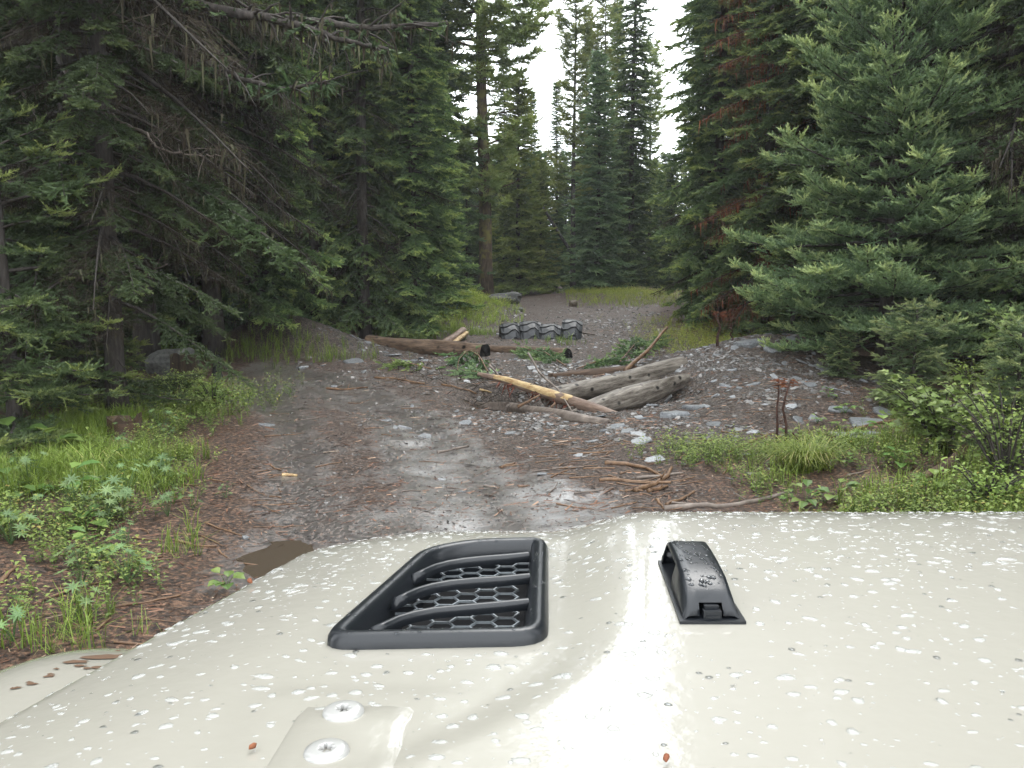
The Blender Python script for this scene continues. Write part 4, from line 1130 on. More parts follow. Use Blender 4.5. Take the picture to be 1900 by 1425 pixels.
def scatter_sticks(n, region, label, group, mats, lo, hi, seed):
    k = 0; rs = np.random.RandomState(seed)
    while k < n:
        x, y = region(rs)
        L = rs.uniform(lo, hi); a = rs.normal(0, .55); d = np.array([math.cos(a), math.sin(a)]) * L / 2
        p = [(x - d[0], y - d[1]), (x + rs.uniform(-.02, .02), y + rs.uniform(-.02, .02)), (x + d[0], y + d[1])]
        P = [np.array([u, v, H(u, v) + .006]) for u, v in p]
        stick(label, P, rs.uniform(.006, .016) * FPX / max(3, np.hypot(x, y)), M[mats[rs.randint(len(mats))]], group, world=True, seed=k + seed * 100); k += 1
def reg_track(r):
    while True:
        y = 4 + 10 * r.rand() ** 1.3; x = r.uniform(-3.4, 1.4)
        if onroad(np.array([x]), np.array([y]))[0] > .5: return x, y
scatter_sticks(64, lambda r: (r.uniform(.3, 1.5), r.uniform(6.0, 8.6)), 'small brown stick among the slate shards near the bonnet', 'small sticks among the shards', ['stick', 'stickorange', 'stickorange', 'stickgrey'], .08, .35, 1)
scatter_sticks(46, reg_track, 'small stick lying on the wet track', 'small sticks on the track', ['stick', 'stick', 'stickgrey'], .07, .28, 2)
scatter_sticks(40, lambda r: (lambda y: (ledge(y) + r.uniform(-.35, .8), y))(3.6 + 4 * r.rand()), 'small stick along the edge of the left verge', 'small sticks along the left verge', ['stick', 'stick', 'stickorange'], .08, .34, 3)
scatter_sticks(26, lambda r: (r.uniform(-2.2, .2), r.uniform(11, 15.5)), 'small stick in the debris by the logs', 'small sticks by the logs', ['stickgrey', 'stick', 'stickorange'], .15, .5, 4)
scatter_sticks(22, lambda r: (r.uniform(1.8, 4.8), r.uniform(6.2, 11)), 'small stick lying on the right bank', 'small sticks on the right bank', ['stickgrey', 'stick'], .12, .4, 5)

# ------------------------------------------------------------------ slate shards
def shard_mesh(seed):
    r = np.random.RandomState(seed); k = r.randint(5, 8)
    a = np.sort(np.linspace(0, 2 * np.pi, k, endpoint=False) + r.uniform(-.35, .35, k)); q = r.uniform(.32, .55, k); asp = r.uniform(.5, .95)
    x = np.cos(a) * q; y = np.sin(a) * q * asp; h = r.uniform(.05, .13)
    bot = np.stack([x, y, -h + 0 * x], -1); top = np.stack([x * .94 + .01, y * .92, h * .6 + r.uniform(-.015, .03, k)], -1); mid = np.stack([x * 1.03, y * 1.03, .0 * x], -1)
    c = np.array([[r.uniform(-.1, .1), r.uniform(-.08, .08), h * .75]])
    V = np.concatenate([bot, mid, top, c]); F4 = [(o * k + j, o * k + (j + 1) % k, (o + 1) * k + (j + 1) % k, (o + 1) * k + j) for o in (0, 1) for j in range(k)]
    F3 = [(2 * k + j, 2 * k + (j + 1) % k, 3 * k) for j in range(k)]
    return V, np.array(F3), np.array(F4)
SH = [shard_mesh(200 + i) for i in range(12)]
SHM = [make_mesh('shard', V, [F3, F4], [M['slate']], False, np.full(len(V), .5)) for V, F3, F4 in SH]
def normal(x, y):
    e = .08; return Vector((-(H(x + e, y) - H(x - e, y)) / (2 * e), -(H(x, y + e) - H(x, y - e)) / (2 * e), 1)).normalized()
def put_shard(x, y, s, label, group=None, tilt=.25, flatz=1.0, rng=np.random.RandomState(4), name='slate_shard', cat='stone', face=None):
    o = obj(name, SHM[rng.randint(len(SHM))], None, (x, y, H(x, y) + s * .03))
    n = normal(x, y) + Vector((rng.uniform(-tilt, tilt), rng.uniform(-tilt, tilt), 0))
    if face: n = Vector(face)
    o.rotation_euler = (n.to_track_quat('Z', 'Y') @ Euler((0, 0, rng.uniform(0, 6.28))).to_quaternion()).to_euler()
    o.scale = (s, s, s * flatz); return tag(o, label, cat, group)
for px, py, wpx, lb, ft in [(1590, 812, 100, 'broad dark slate slab lying at the top of the right bank', .5), (1556, 762, 46, 'dark slate slab standing up from the soil beneath the bushy fir', .7), (1503, 715, 28, 'bright flat slate on the brown needle soil under the bushy fir', .6),
                        (1606, 786, 62, 'dark slate slab behind the tan stick', .5), (1640, 768, 40, 'dark slate lying just left of the maple leaved shrub', .6), (1243, 772, 62, 'large grey block of slate at the foot of the split log', 1.4), (1290, 757, 52, 'long grey slate next to the large block at the split log', .7),
                        (1185, 808, 42, 'pale slate slab with a split face in front of the pit', .6), (1165, 800, 36, 'pale flat slate left of the split slab in front of the pit', .6), (1210, 855, 44, 'bright oblong slate just above the stick heap', .6), (1190, 820, 52, 'grey slate slab leaning below the pit lip', .6),
                        (1095, 820, 26, 'light round slate on the gravel left of the slate slabs', .6), (788, 811, 30, 'flat pale slate lying in the right rut', .6), (858, 914, 22, 'dark stone standing in the wet rut near the bonnet', 1.6), (500, 790, 34, 'pale slate on the left rut', .5),
                        (660, 672, 42, 'long flat slate in the debris before the long log', .5), (562, 683, 34, 'flat dark slate on the track below the rubble mound', .7), (560, 1020, 0, '', 0), (820, 890, 24, 'pale slate beside the wet rut', .5), (1010, 880, 30, 'white slate at the edge of the mud', .5),
                        (1040, 626, 26, 'pale slate behind the logs, in front of the tyres', .6), (925, 620, 14, 'small white slate at the foot of the left tyre', .6), (1330, 734, 16, 'white slate high on the slate mound', .7), (1360, 738, 16, 'white slate on the mound beside its twin', .7), (730, 660, 40, 'grey slate under the long brown log', .5),
                        (1385, 845, 50, 'grey slate lying under the reddish stick', .5), (1385, 640, 60, 'dark slate on the crest of the mound', .8), (1430, 648, 40, 'black rock at the crest of the mound under the fir', 1.5), (455, 1000, 18, 'dark round stone on the track near the bonnet', 1.8), (1250, 720, 22, 'pale slate beside the thick weathered log', .6)]:
    if wpx:
        g = G(px, py); put_shard(g[0], g[1], wpx / FPX * np.linalg.norm(g - [0, 0, CAMZ]) * 1.1, lb, None, .2, ft)
rs = np.random.RandomState(21)
ZG = [('slate shard on the face of the slate mound', 'slate shards on the mound', lambda x, y: x > 1.9 and y > 8.6), ('slate shard lying in front of the pit', 'slate shards before the pit', lambda x, y: y < 10.6),
      ('slate shard between the logs and the tyres', 'slate shards by the logs', lambda x, y: True)]
k = 0
while k < 268:
    y = rs.uniform(6.2, 20); x = rs.uniform(-3.5, 5.6)
    if rs.rand() > gravel_mask(np.array([x]), np.array([y]))[0]: continue
    s = (.075 + .14 * rs.rand() ** 2.0) * (1 + .03 * (y - 6))
    if np.hypot((x - PIT[0]) / 1.3, (y - PIT[1]) / 1.1) < 1 and rs.rand() < .7: continue
    for lb, gr, f in ZG:
        if f(x, y): put_shard(x, y, s, lb, gr, .35, rs.uniform(.5, 1.0), rs); break
    k += 1
# the rest: chips nobody could count
def chip_mesh(seed):
    r = np.random.RandomState(seed); k = 5
    a = np.linspace(0, 2 * np.pi, k, endpoint=False) + r.uniform(-.4, .4, k); q = r.uniform(.32, .56, k); asp = r.uniform(.5, .95); x = np.cos(a) * q; y = np.sin(a) * q * asp
    V = np.concatenate([np.stack([x, y, 0 * x - .1], -1), np.stack([x * .93, y * .93, r.uniform(.06, .16, k)], -1)])
    return V, np.array([(5, 6, 7), (5, 7, 8), (5, 8, 9)]), np.array([(j, (j + 1) % k, k + (j + 1) % k, k + j) for j in range(k)])
CH = [chip_mesh(400 + i) for i in range(14)]
def chips(n, seed, dens, xr, yr, s0, s1, tint):
    r = np.random.RandomState(seed); mb = MB(); k = 0
    x = r.uniform(*xr, n * 12); y = yr[0] + (yr[1] - yr[0]) * r.rand(n * 12) ** 1.5
    ok = r.rand(n * 12) < dens(x, y); x = x[ok][:n]; y = y[ok][:n]; n = len(x)
    z = height(x, y); e = .05
    gxv = (height(x + e, y) - height(x - e, y)) / (2 * e); gyv = (height(x, y + e) - height(x, y - e)) / (2 * e)
    N = norm(np.stack([-gxv + r.uniform(-.4, .4, n), -gyv + r.uniform(-.4, .4, n), np.ones(n)], -1))
    a = r.uniform(0, 6.28, n); T = norm(np.cross(N, np.stack([np.cos(a), np.sin(a), 0 * a], -1))); B = np.cross(N, T)
    s = s0 + (s1 - s0) * r.rand(n) ** 2.5; s *= 1 + .04 * (y - 5)
    SH = CH; pick = r.randint(0, len(SH), n); fz = r.uniform(.5, 1.3, n)
    for q, (V, F3, F4) in enumerate(SH):
        i = np.nonzero(pick == q)[0]
        W = np.stack([x[i], y[i], z[i] - s[i] * .03], -1)[:, None] + s[i, None, None] * (V[None, :, 0:1] * T[i, None] + V[None, :, 1:2] * B[i, None] + V[None, :, 2:3] * fz[i, None, None] * N[i, None])
        nv = len(V); o = (np.arange(len(i)) * nv)[:, None, None]
        mb.add(W.reshape(-1, 3), (F3[None] + o).reshape(-1, 3), (F4[None] + o).reshape(-1, 4), np.repeat(r.uniform(*tint, len(i)), nv))
    return mb
o = obj('gravel', chips(13000, 5, lambda x, y: gravel_mask(x, y) * (.15 + .85 * sstep(.40, .60, fbm(N2, x * 1.6, y * 1.6, 3))), (-4, 6), (6, 30), .020, .095, (0, 1)).mesh('gravel', [M['chip']]), kind='stuff'); o['label'] = 'small chips of slate scattered round the pit'
trk = lambda x, y: onroad(x, y) * (.35 + .65 * gauss(x, y, 0, 6, 3, 3))
o = obj('pebbles', chips(7500, 6, trk, (-5, 3), (3.6, 22), .008, .045, (-.6, .5)).mesh('pebbles', [M['chip']]), kind='stuff'); o['label'] = 'small stones pressed into the wet track'

# needle and bark litter
def litter(n, seed, dens, xr, yr, l0, l1, w0):
    r = np.random.RandomState(seed); mb = MB()
    x = r.uniform(*xr, n * 6); y = yr[0] + (yr[1] - yr[0]) * r.rand(n * 6) ** 1.7
    ok = r.rand(n * 6) < dens(x, y); x = x[ok][:n]; y = y[ok][:n]; n = len(x); z = height(x, y) + .004
    a = r.normal(0, .9, n); L = (l0 + (l1 - l0) * r.rand(n) ** 2.5); d = np.stack([np.cos(a), np.sin(a), r.uniform(-.06, .22, n)], -1)
    s = np.stack([-np.sin(a), np.cos(a), r.uniform(-.6, .6, n)], -1) * (w0 * r.uniform(.6, 1.5, n))[:, None]; c = np.stack([x, y, z], -1); h = d * L[:, None] / 2
    V = np.stack([c - h - s * .7, c - h + s * .7, c + h + s, c + h - s], 1).reshape(-1, 3)
    mb.add(V, None, np.arange(n * 4).reshape(-1, 4), np.repeat(r.rand(n), 4)); return mb
M['litter'] = leafmat('needle and bark litter', [(0, (.030, .016, .010)), (.45, (.095, .050, .028)), (.75, (.19, .10, .055)), (.93, (.32, .20, .12)), (1, (.42, .33, .24))], .6, 0, .3)
o = obj('needle_litter', litter(29000, 7, lambda x, y: .35 + .65 * sstep(.15, .6, fbm(N1, x * 1.3, y * 1.3, 3)) * (1 - .5 * gravel_mask(x, y)) * (1 - .85 * wetmask(x, y)), (-6, 5.5), (3.4, 18), .015, .11, .0032).mesh('litter', [M['litter']]), kind='stuff'); o['label'] = 'brown conifer needles and bark bits on the soil'
o = obj('needle_litter', litter(9000, 8, lambda x, y: gravel_mask(x, y) * .9 + .12, (-4, 5.5), (6, 24), .03, .20, .005).mesh('litter', [M['litter']]), kind='stuff'); o['label'] = 'broken brown twigs among the slate chips'
# shallow puddle in the left rut
mb = MB(); a = np.linspace(0, 2 * np.pi, 40, endpoint=False); pc = (-1.35, 5.15)
rad = .62 * (1 + .35 * (fbm(N1, np.cos(a) + 3, np.sin(a) + 9, 3) - .5) * 2)
zp = H(pc[0], pc[1]) + .016
V = np.stack([pc[0] + rad * 1.05 * np.cos(a), pc[1] + .62 * rad * np.sin(a), 0 * a + zp], -1)
m_, t_, n_, l_ = newmat('muddy puddle water'); b_ = n_['Principled BSDF']; b_.inputs['Base Color'].default_value = (.060, .046, .033, 1); b_.inputs['Roughness'].default_value = .16
obj('puddle', make_mesh('puddle', np.concatenate([V, [[pc[0], pc[1], zp]]]), np.array([(j, (j + 1) % 40, 40) for j in range(40)]), [m_]), kind='structure')

# ------------------------------------------------------------------ half buried tractor tyres
def tyre(label, px, py_top, Y, yaw, wid=.50, rad=.52, show=.47, tilt=0.0):
    x = pxy(px, Y); z0 = H(x, Y); zc = z0 + show - rad
    r = thing('old_tyre', label, 'tyre', (x, Y, zc), yaw, 'tyres in a row across the track'); r.rotation_euler = (0, tilt, yaw)
    ns = 44; th = np.linspace(0, 2 * np.pi, ns, endpoint=False); hw = wid / 2
    prof = [(.62, -.55), (.60, -.80), (.74, -1.0), (.82, -.98), (.87, -.90), (.935, -.5), (.95, 0), (.935, .5), (.87, .90), (.82, .98), (.74, 1.0), (.60, .80), (.62, .55)]
    k = len(prof)
    V = np.array([(u * hw, q * rad * math.cos(t), q * rad * math.sin(t)) for t in th for q, u in prof])
    F = [(i * k + j, i * k + j + 1, (i + 1) % ns * k + j + 1, (i + 1) % ns * k + j) for i in range(ns) for j in range(k - 1)]
    obj('casing', make_mesh('tyre_casing', V, np.array(F), [M['rubber']], True), r)
    mb = MB(); nl = 14
    us = np.array([-.97, -.70, -.36, 0, .36, .70, .97]); zig = np.array([.04, .12, .10, -.06, -.10, .10, .14])
    sw = 2 * np.pi / nl * .84
    for q in range(nl):
        t0 = q * 2 * np.pi / nl
        rows = []
        for u, dz in zip(us, zig):
            c = t0 + dz; ro = rad * (1.0 - .07 * abs(u) ** 4); ri = ro - .05 * rad
            for (dt, rr) in ((-sw / 2, ri), (-sw / 2 * .86, ro), (sw / 2 * .86, ro), (sw / 2, ri)):
                rows.append((u * hw * 1.01, rr * math.cos(c + dt), rr * math.sin(c + dt)))
        V = np.array(rows); n = len(us)
        F = [(i * 4 + j, (i + 1) * 4 + j, (i + 1) * 4 + j + 1, i * 4 + j + 1) for i in range(n - 1) for j in range(3)] + [(0, 1, 2, 3), ((n - 1) * 4 + 3, (n - 1) * 4 + 2, (n - 1) * 4 + 1, (n - 1) * 4)]
        mb.add(V, None, F)
    obj('tread', mb.mesh('tyre_tread', [M['tyre']]), r, kind='stuff')
def tyremat():
    m, t, n, l = newmat('weathered wet rubber'); b = n['Principled BSDF']; tc = n.new('ShaderNodeTexCoord')
    t1 = noise(n, l, 6, 5, .6, tc.outputs['Object']); rp = ramp(n, [(.38, (.010, .011, .013)), (.7, (.036, .039, .043))]); l.new(t1.outputs[0], rp.inputs[0]); l.new(rp.outputs[0], b.inputs['Base Color'])
    b.inputs['Roughness'].default_value = .45; return m
M['tyre'] = tyremat()
tyre('leftmost of the four black tyres, turned a little to the left', 948, 590, 21.0, .10, .52, .52, .38, -.05)
tyre('second black tyre from the left, its zigzag tread facing straight on', 984, 592, 20.8, .03, .53, .52, .40)
tyre('third black tyre from the left, sunk deepest in the dirt', 1020, 593, 20.6, -.10, .53, .50, .36, .05)
tyre('rightmost of the four black tyres, standing a little higher than the rest', 1059, 588, 20.95, -.10, .52, .54, .45, .10)

# ------------------------------------------------------------------ rocks
def rock(label, x, y, size, seed, name='boulder', cat='rock', rot=0, sink=.25, mat='rock'):
    import bmesh
    bm = bmesh.new(); bmesh.ops.create_icosphere(bm, subdivisions=3, radius=1)
    me = bpy.data.meshes.new(name); bm.to_mesh(me); bm.free()
    v = np.empty(len(me.vertices) * 3); me.vertices.foreach_get('co', v); v = v.reshape(-1, 3)
    v = np.sign(v) * np.abs(v) ** .75
    v *= (1 + .5 * (fbm(N1, v[:, 0] * 1.3 + seed + v[:, 2], v[:, 1] * 1.3 + v[:, 2] * .7, 3) - .5) + .18 * (fbm(N2, v[:, 0] * 4 + seed, v[:, 1] * 4 + v[:, 2] * 3, 2) - .5))[:, None]
    v *= np.array(size)[None] / 2
    me.vertices.foreach_set('co', v.ravel()); me.materials.append(M[mat]); me.update()
    o = obj(name, me, None, (x, y, H(x, y) + size[2] * (.5 - sink))); o.rotation_euler = (.1, -.12, rot); return tag(o, label, cat)
rock('flat slanting grey boulder on the grassy bank left of the far track', pxy(933, 30.5), 30.5, (1.35, .8, .52), 3, rot=.2)
rock('small round tan rock in front of the far grass', pxy(1063, 30.0), 30.0, (.32, .28, .26), 5, sink=.2, mat='tanrock')
rock('small dark rock at the foot of the grassy bank', pxy(966, 27.5), 27.5, (.2, .2, .16), 7, sink=.2)
rock('dark rounded boulder under the left forest edge beside the old stump', G(300, 700)[0], G(300, 700)[1] + .4, (.8, .6, .55), 9, sink=.3)

# ------------------------------------------------------------------ stump
def stump(label, px, py, wid, hgt, seed, mat='stump', top='stump', cat='tree stump', ragged=.12):
    g = G(px, py); rng = np.random.RandomState(seed); s = 22; a = np.linspace(0, 2 * np.pi, s, endpoint=False)
    zs = [-.15, .02, .12, .3, .6, .85, 1]; V = []
    r0 = wid / 2
    for q, z in enumerate(zs):
        f = 1 + .45 * math.exp(-max(z, 0) * 5) * (1 + .5 * np.sin(a * 4 + seed)); rr = r0 * f * (1 + .16 * (fbm(N1, np.cos(a) * 2 + seed, np.sin(a) * 2 + z, 3) - .5) * 2)
        zz = hgt * z + (ragged * rng.rand(s) if z == 1 else 0)
        V.append(np.stack([rr * np.cos(a), rr * np.sin(a), zz + 0 * a], -1))
    n = len(zs); V = np.concatenate(V); F = [(i * s + j, i * s + (j + 1) % s, (i + 1) * s + (j + 1) % s, (i + 1) * s + j) for i in range(n - 1) for j in range(s)]
    r = thing('tree_stump', label, cat, g); obj('bark', make_mesh('stump_bark', V, np.array(F), [M[mat]], True), r)
    ring = V[-s:]; c = ring.mean(0) - [0, 0, .04]; mid = c + (ring - c) * .6 - [0, 0, .05]
    E = np.concatenate([ring, mid, c[None]]); f4 = [(x, (x + 1) % s, s + (x + 1) % s, s + x) for x in range(s)]; f3 = [(s + x, s + (x + 1) % s, 2 * s) for x in range(s)]
    obj('cut_top', make_mesh('stump_top', E, [np.array(f4), np.array(f3)], [M[top]]), r)
stump('old weathered tree stump at the edge of the left forest', 345, 712, .42, .40, 2)
stump('narrow blackened stump right of the old weathered stump', 403, 699, .12, .34, 5, 'char', 'char', ragged=.03)
stump('low rotten stump among the leaves under the slim conifer', 232, 812, .34, .16, 8, 'logdark', 'logdark', ragged=.1)

# ------------------------------------------------------------------ leaves and plants
def leaf(mb, base, d, up, L, W, shape, fold=.25, droop=.25, tint=.5):
    """shape: (u, half width) list; midrib plus two edges, drooping"""
    d = norm(np.asarray(d, float)); s = norm(np.cross(np.asarray(up, float), d)); n = np.cross(d, s)
    mid = []; le = []; ri = []
    for u, w_ in shape:
        c = base + d * (u * L) - np.array([0, 0, 1.0]) * (droop * L * u * u)
        mid.append(c); le.append(c + s * w_ * W + n * fold * w_ * W); ri.append(c - s * w_ * W + n * fold * w_ * W)
    k = len(shape); V = np.array(mid + le + ri)
    F = [(i, k + i, k + i + 1, i + 1) for i in range(k - 1)] + [(i, i + 1, 2 * k + i + 1, 2 * k + i) for i in range(k - 1)]
    mb.add(V, None, F, tint)
OV = [(0, .02), (.3, .42), (.65, .40), (1, .02)]
LANCE = [(0, .02), (.35, .5), (.75, .3), (1, .01)]
def lobed(mb, base, d, up, L, tint, rng):
    """five lobed leaf as a fan"""
    d = norm(np.asarray(d, float)); s = norm(np.cross(up, d)); n = np.cross(d, s)
    o = [(0, -.02), (.12, -.42), (.28, -.30), (.55, -.52), (.52, -.24), (1, 0), (.52, .24), (.55, .52), (.28, .30), (.12, .42)]
    V = [base + d * L * .32] + [base + L * (u * d + v * s) + n * L * (.08 * abs(v) * 2 - .18 * u * u) for u, v in o]
    k = len(o); mb.add(np.array(V), [(0, 1 + j, 1 + (j + 1) % k) for j in range(k)], None, tint)
def m_lupine(seed):
    r = np.random.RandomState(seed); mb = MB(); st = MB()
    for q in range(r.randint(9, 14)):
        a = r.rand() * 6.28; h = r.uniform(.06, .26); lean = r.uniform(.02, .14); tip = np.array([math.cos(a) * lean, math.sin(a) * lean, h])
        tube(mb, [np.zeros(3), tip * .6 + [0, 0, .01], tip], [.0022, .002, .0016], 3, .3, False)
        N = norm(np.array([math.cos(a) * .5, math.sin(a) * .5, 1])); x = norm(np.cross(N, r.randn(3))); y = np.cross(N, x); L = r.uniform(.032, .055); tn = r.uniform(.3, .8)
        for j in range(8):
            t = j * 2 * np.pi / 8; d = x * math.cos(t) + y * math.sin(t) + N * .25
            leaf(mb, tip, d, N, L, L * .26, LANCE, .3, .15, tn + r.uniform(-.1, .12))
    return mb.mesh('lupine', [M['lupine']])
def m_broad(seed, n=7, L0=.13, mat='herb'):
    r = np.random.RandomState(seed); mb = MB()
    for q in range(n):
        a = q * 2.4 + r.uniform(-.4, .4); h = r.uniform(.04, .16); tip = np.array([math.cos(a) * .06, math.sin(a) * .06, h])
        tube(mb, [np.zeros(3), tip * .5 + [0, 0, .02], tip], [.003, .003, .002], 3, .3, False)
        leaf(mb, tip, (math.cos(a), math.sin(a), r.uniform(.1, .7)), (0, 0, 1), L0 * r.uniform(.7, 1.25), L0 * r.uniform(.75, 1), OV, .25, .35, r.uniform(.35, .95))
    return mb.mesh('broad_herb', [M[mat]])
def sprig(seed, n=22, hgt=.18, ls=.026, spread=.13):
    r = np.random.RandomState(seed); mb = MB()
    for q in range(4):
        a = r.rand() * 6.28; e = np.array([math.cos(a) * spread * r.uniform(.3, 1), math.sin(a) * spread * r.uniform(.3, 1), hgt * r.uniform(.6, 1.1)])
        for j in range(n // 4):
            u = (j + .5 + r.rand() * .5) / (n // 4); b = e * u + [0, 0, .25 * hgt * u * (1 - u)]; d = r.randn(3) * [1, 1, .35]; L = ls * r.uniform(.7, 1.3)
            dn = norm(d); s = norm(np.cross([0, 0, 1], dn)) * L * .32; up = np.array([0, 0, L * .15])
            mb.add(np.array([b, b + dn * L * .55 + s + up, b + dn * L, b + dn * L * .55 - s + up]), None, [(0, 1, 2, 3)], np.clip(.25 + .5 * u + r.uniform(-.25, .25), 0, 1))
        c = e * .5 + [0, 0, .04]; s = np.array([-e[1], e[0], 0]) * .012; mb.add(np.array([-s, s, c + s, c - s]), None, [(0, 1, 2, 3)], .1); mb.add(np.array([c - s, c + s, e, e]), None, [(0, 1, 2, 3)], .1)
    return np.concatenate(mb.v), np.concatenate(mb.f4), np.concatenate(mb.t)
def place_copy(name, me, x, y, s, label, cat, group=None, rz=None):
    o = obj(name, me, None, (x, y, H(x, y) - .005)); o.scale = (s, s, s); o.rotation_euler = (random.uniform(-.1, .1), random.uniform(-.1, .1), random.uniform(0, 6.28) if rz is None else rz); return tag(o, label, cat, group)
LUP = [m_lupine(i) for i in range(4)]; BRD = [m_broad(30 + i) for i in range(4)]
random.seed(11)
for px, py, s, lb in [(145, 965, 1.35, 'large grey green lupine in the middle of the left verge'), (228, 958, 1.15, 'lupine at the outer edge of the left verge, next to the soil'), (312, 958, 1.0, 'lupine standing apart on the soil right of the verge'), (357, 945, .7, 'small lupine alone on the brown needles'),
                      (235, 925, 1.1, 'bluish lupine behind the outer edge clump'), (205, 965, 1.2, 'lupine between two bigger clumps on the left verge'), (238, 1085, 1.0, 'lupine closest to the fender, beside the pale sticks'), (25, 1190, .9, 'tall narrow lupine beside the fender at the left edge'),
                      (290, 890, .9, 'lupine in front of the grass on the left verge'), (190, 985, 1.1, 'low lupine before the large one'), (55, 905, 1.1, 'lupine near the left picture edge'), (230, 850, .9, 'pale lupine in the middle of the grass'), (20, 1010, 1.1, 'lupine cut by the left picture edge')]:
    g = G(px, py); place_copy('lupine_plant', LUP[random.randrange(4)], g[0], g[1], s, lb, 'plant', 'lupines on the left verge')
for px, py, s, lb in [(85, 850, 1.9, 'clump of big dark leaves in the shade of the young fir'), (30, 845, 1.7, 'big leaved herb at the far left in the shade'), (125, 920, 1.3, 'pale big leaved herb in the grass left of the lupine'), (225, 805, 1.1, 'small broad leaved herb below the slim conifer'), (200, 880, 1.1, 'broad leaved herb between grass blades'),
                      (325, 898, .6, 'single leaf seedling on the soil'), (20, 925, 1.1, 'broad leaved herb at the left edge'), (160, 990, 1.0, 'pale broad leaved herb below the lupines'), (1555, 935, .95, 'broad leaved seedling just beyond the bonnet on the right bank'), (1530, 935, .7, 'narrow seedling left of the broad leaved one'),
                      (1732, 912, .9, 'broad leaved seedling beside the rotten log'), (1557, 797, .7, 'small bright seedling on the slate slabs'), (1516, 785, .6, 'tiny seedling on the slate left of its neighbour'), (1640, 805, 1.1, 'tall leafy seedling beside the tan stick'), (1668, 870, 1.0, 'light green seedling in the middle of the right bank'), (1537, 737, .7, 'small seedling on the brown needles below the fir')]:
    g = G(px, py); place_copy('broadleaf_herb', BRD[random.randrange(4)], g[0], g[1], s, lb, 'plant')
rl = np.random.RandomState(61)
for k in range(22):
    y = 3.9 + 5 * rl.rand(); x = ledge(y) + rl.uniform(-2.2, .25)
    place_copy('lupine_plant', LUP[k % 4], x, y, rl.uniform(.5, 1.1), 'small lupine among the grass of the left verge', 'plant', 'small lupines on the left verge')
for k in range(18):
    y = 3.9 + 6 * rl.rand(); x = ledge(y) + rl.uniform(-2.4, .3)
    place_copy('broadleaf_herb', BRD[k % 4], x, y, rl.uniform(.35, .9), 'small broad leaved herb among the grass of the left verge', 'plant', 'small herbs on the left verge')
for k in range(30):
    y = 5.6 + 4.4 * rl.rand(); x = redge(y) + rl.uniform(-.2, 3.2)
    place_copy('broadleaf_herb', BRD[k % 4], x, y, rl.uniform(.35, .9), 'small broad leaved herb among the low leaves of the right bank', 'plant', 'small herbs on the right bank')
# low leafy cover, grass: nobody could count it
SPR = [sprig(i) for i in range(6)]
def scatter(mb, tmpl, x, y, s, rng, tvar=.15, z=None):
    z = height(x, y) if z is None else z; n = len(x); a = rng.uniform(0, 6.28, n); pick = rng.randint(0, len(tmpl), n)
    for q, (V, F, T) in enumerate(tmpl):
        i = np.nonzero(pick == q)[0]; c, sn = np.cos(a[i])[:, None], np.sin(a[i])[:, None]
        W = np.stack([x[i, None] + s[i, None] * (V[None, :, 0] * c - V[None, :, 1] * sn), y[i, None] + s[i, None] * (V[None, :, 0] * sn + V[None, :, 1] * c), z[i, None] + s[i, None] * V[None, :, 2]], -1)
        mb.add(W.reshape(-1, 3), None, (F[None] + (np.arange(len(i)) * len(V))[:, None, None]).reshape(-1, 4), np.clip(T[None] + rng.uniform(-tvar, tvar, len(i))[:, None], 0, 1).ravel())
def pts(n, seed, dens, xr, yr, pw=1.4):
    r = np.random.RandomState(seed); N = n * 14; x = r.uniform(*xr, N); y = yr[0] + (yr[1] - yr[0]) * r.rand(N) ** pw
    ok = r.rand(N) < dens(x, y); return x[ok][:n], y[ok][:n], r
def blade(seed):
    r = np.random.RandomState(seed); V = []; F = []; T = []
    for q in range(7):
        a = r.rand() * 6.28; h = r.uniform(.10, .24); ln = r.uniform(.03, .16); d = np.array([math.cos(a), math.sin(a), 0]); s = np.array([-d[1], d[0], 0]) * r.uniform(.0018, .0034); b = r.uniform(-.03, .03, 3) * [1, 1, 0]
        P = [b, b + d * ln * .3 + [0, 0, h * .6], b + d * ln + [0, 0, h * r.uniform(.75, 1)]]; n = len(V); t = r.uniform(.25, .8)
        V += [P[0] - s, P[0] + s, P[1] + s * .8, P[1] - s * .8, P[2] + s * .15, P[2] - s * .15]; F += [(n, n + 1, n + 2, n + 3), (n + 3, n + 2, n + 4, n + 5)]; T += [t - .25, t - .25, t, t, t + .1, t + .1]
    return np.array(V), np.array(F), np.array(T)
BL = [blade(i) for i in range(8)]
def arch_blade(seed):
    r = np.random.RandomState(seed); V = []; F = []; T = []
    for q in range(7):
        a = r.rand() * 6.28; h = r.uniform(.10, .17); ln = r.uniform(.10, .26); d = np.array([math.cos(a), math.sin(a), 0]); s = np.array([-d[1], d[0], 0]) * r.uniform(.0014, .0024); b = r.uniform(-.03, .03, 3) * [1, 1, 0]; n = len(V); t = r.uniform(.3, .95)
        for u in (0, .35, .7, 1): V += [b + d * ln * u + [0, 0, h * (2.3 * u - 1.7 * u * u)] - s * (1 - .85 * u), b + d * ln * u + [0, 0, h * (2.3 * u - 1.7 * u * u)] + s * (1 - .85 * u)]; T += [t - .2 + .3 * u] * 2
        F += [(n + 2 * k, n + 2 * k + 1, n + 2 * k + 3, n + 2 * k + 2) for k in range(3)]
    return np.array(V), np.array(F), np.array(T)
AB = [arch_blade(i) for i in range(8)]
clump = lambda x, y, sc, lo, hi: sstep(lo, hi, fbm(N2, x * sc + 3, y * sc, 3))
lv = lambda x, y: sstep(-.15, .55, ledge(y) - x)
rv = lambda x, y: sstep(-.2, .4, x - redge(y))
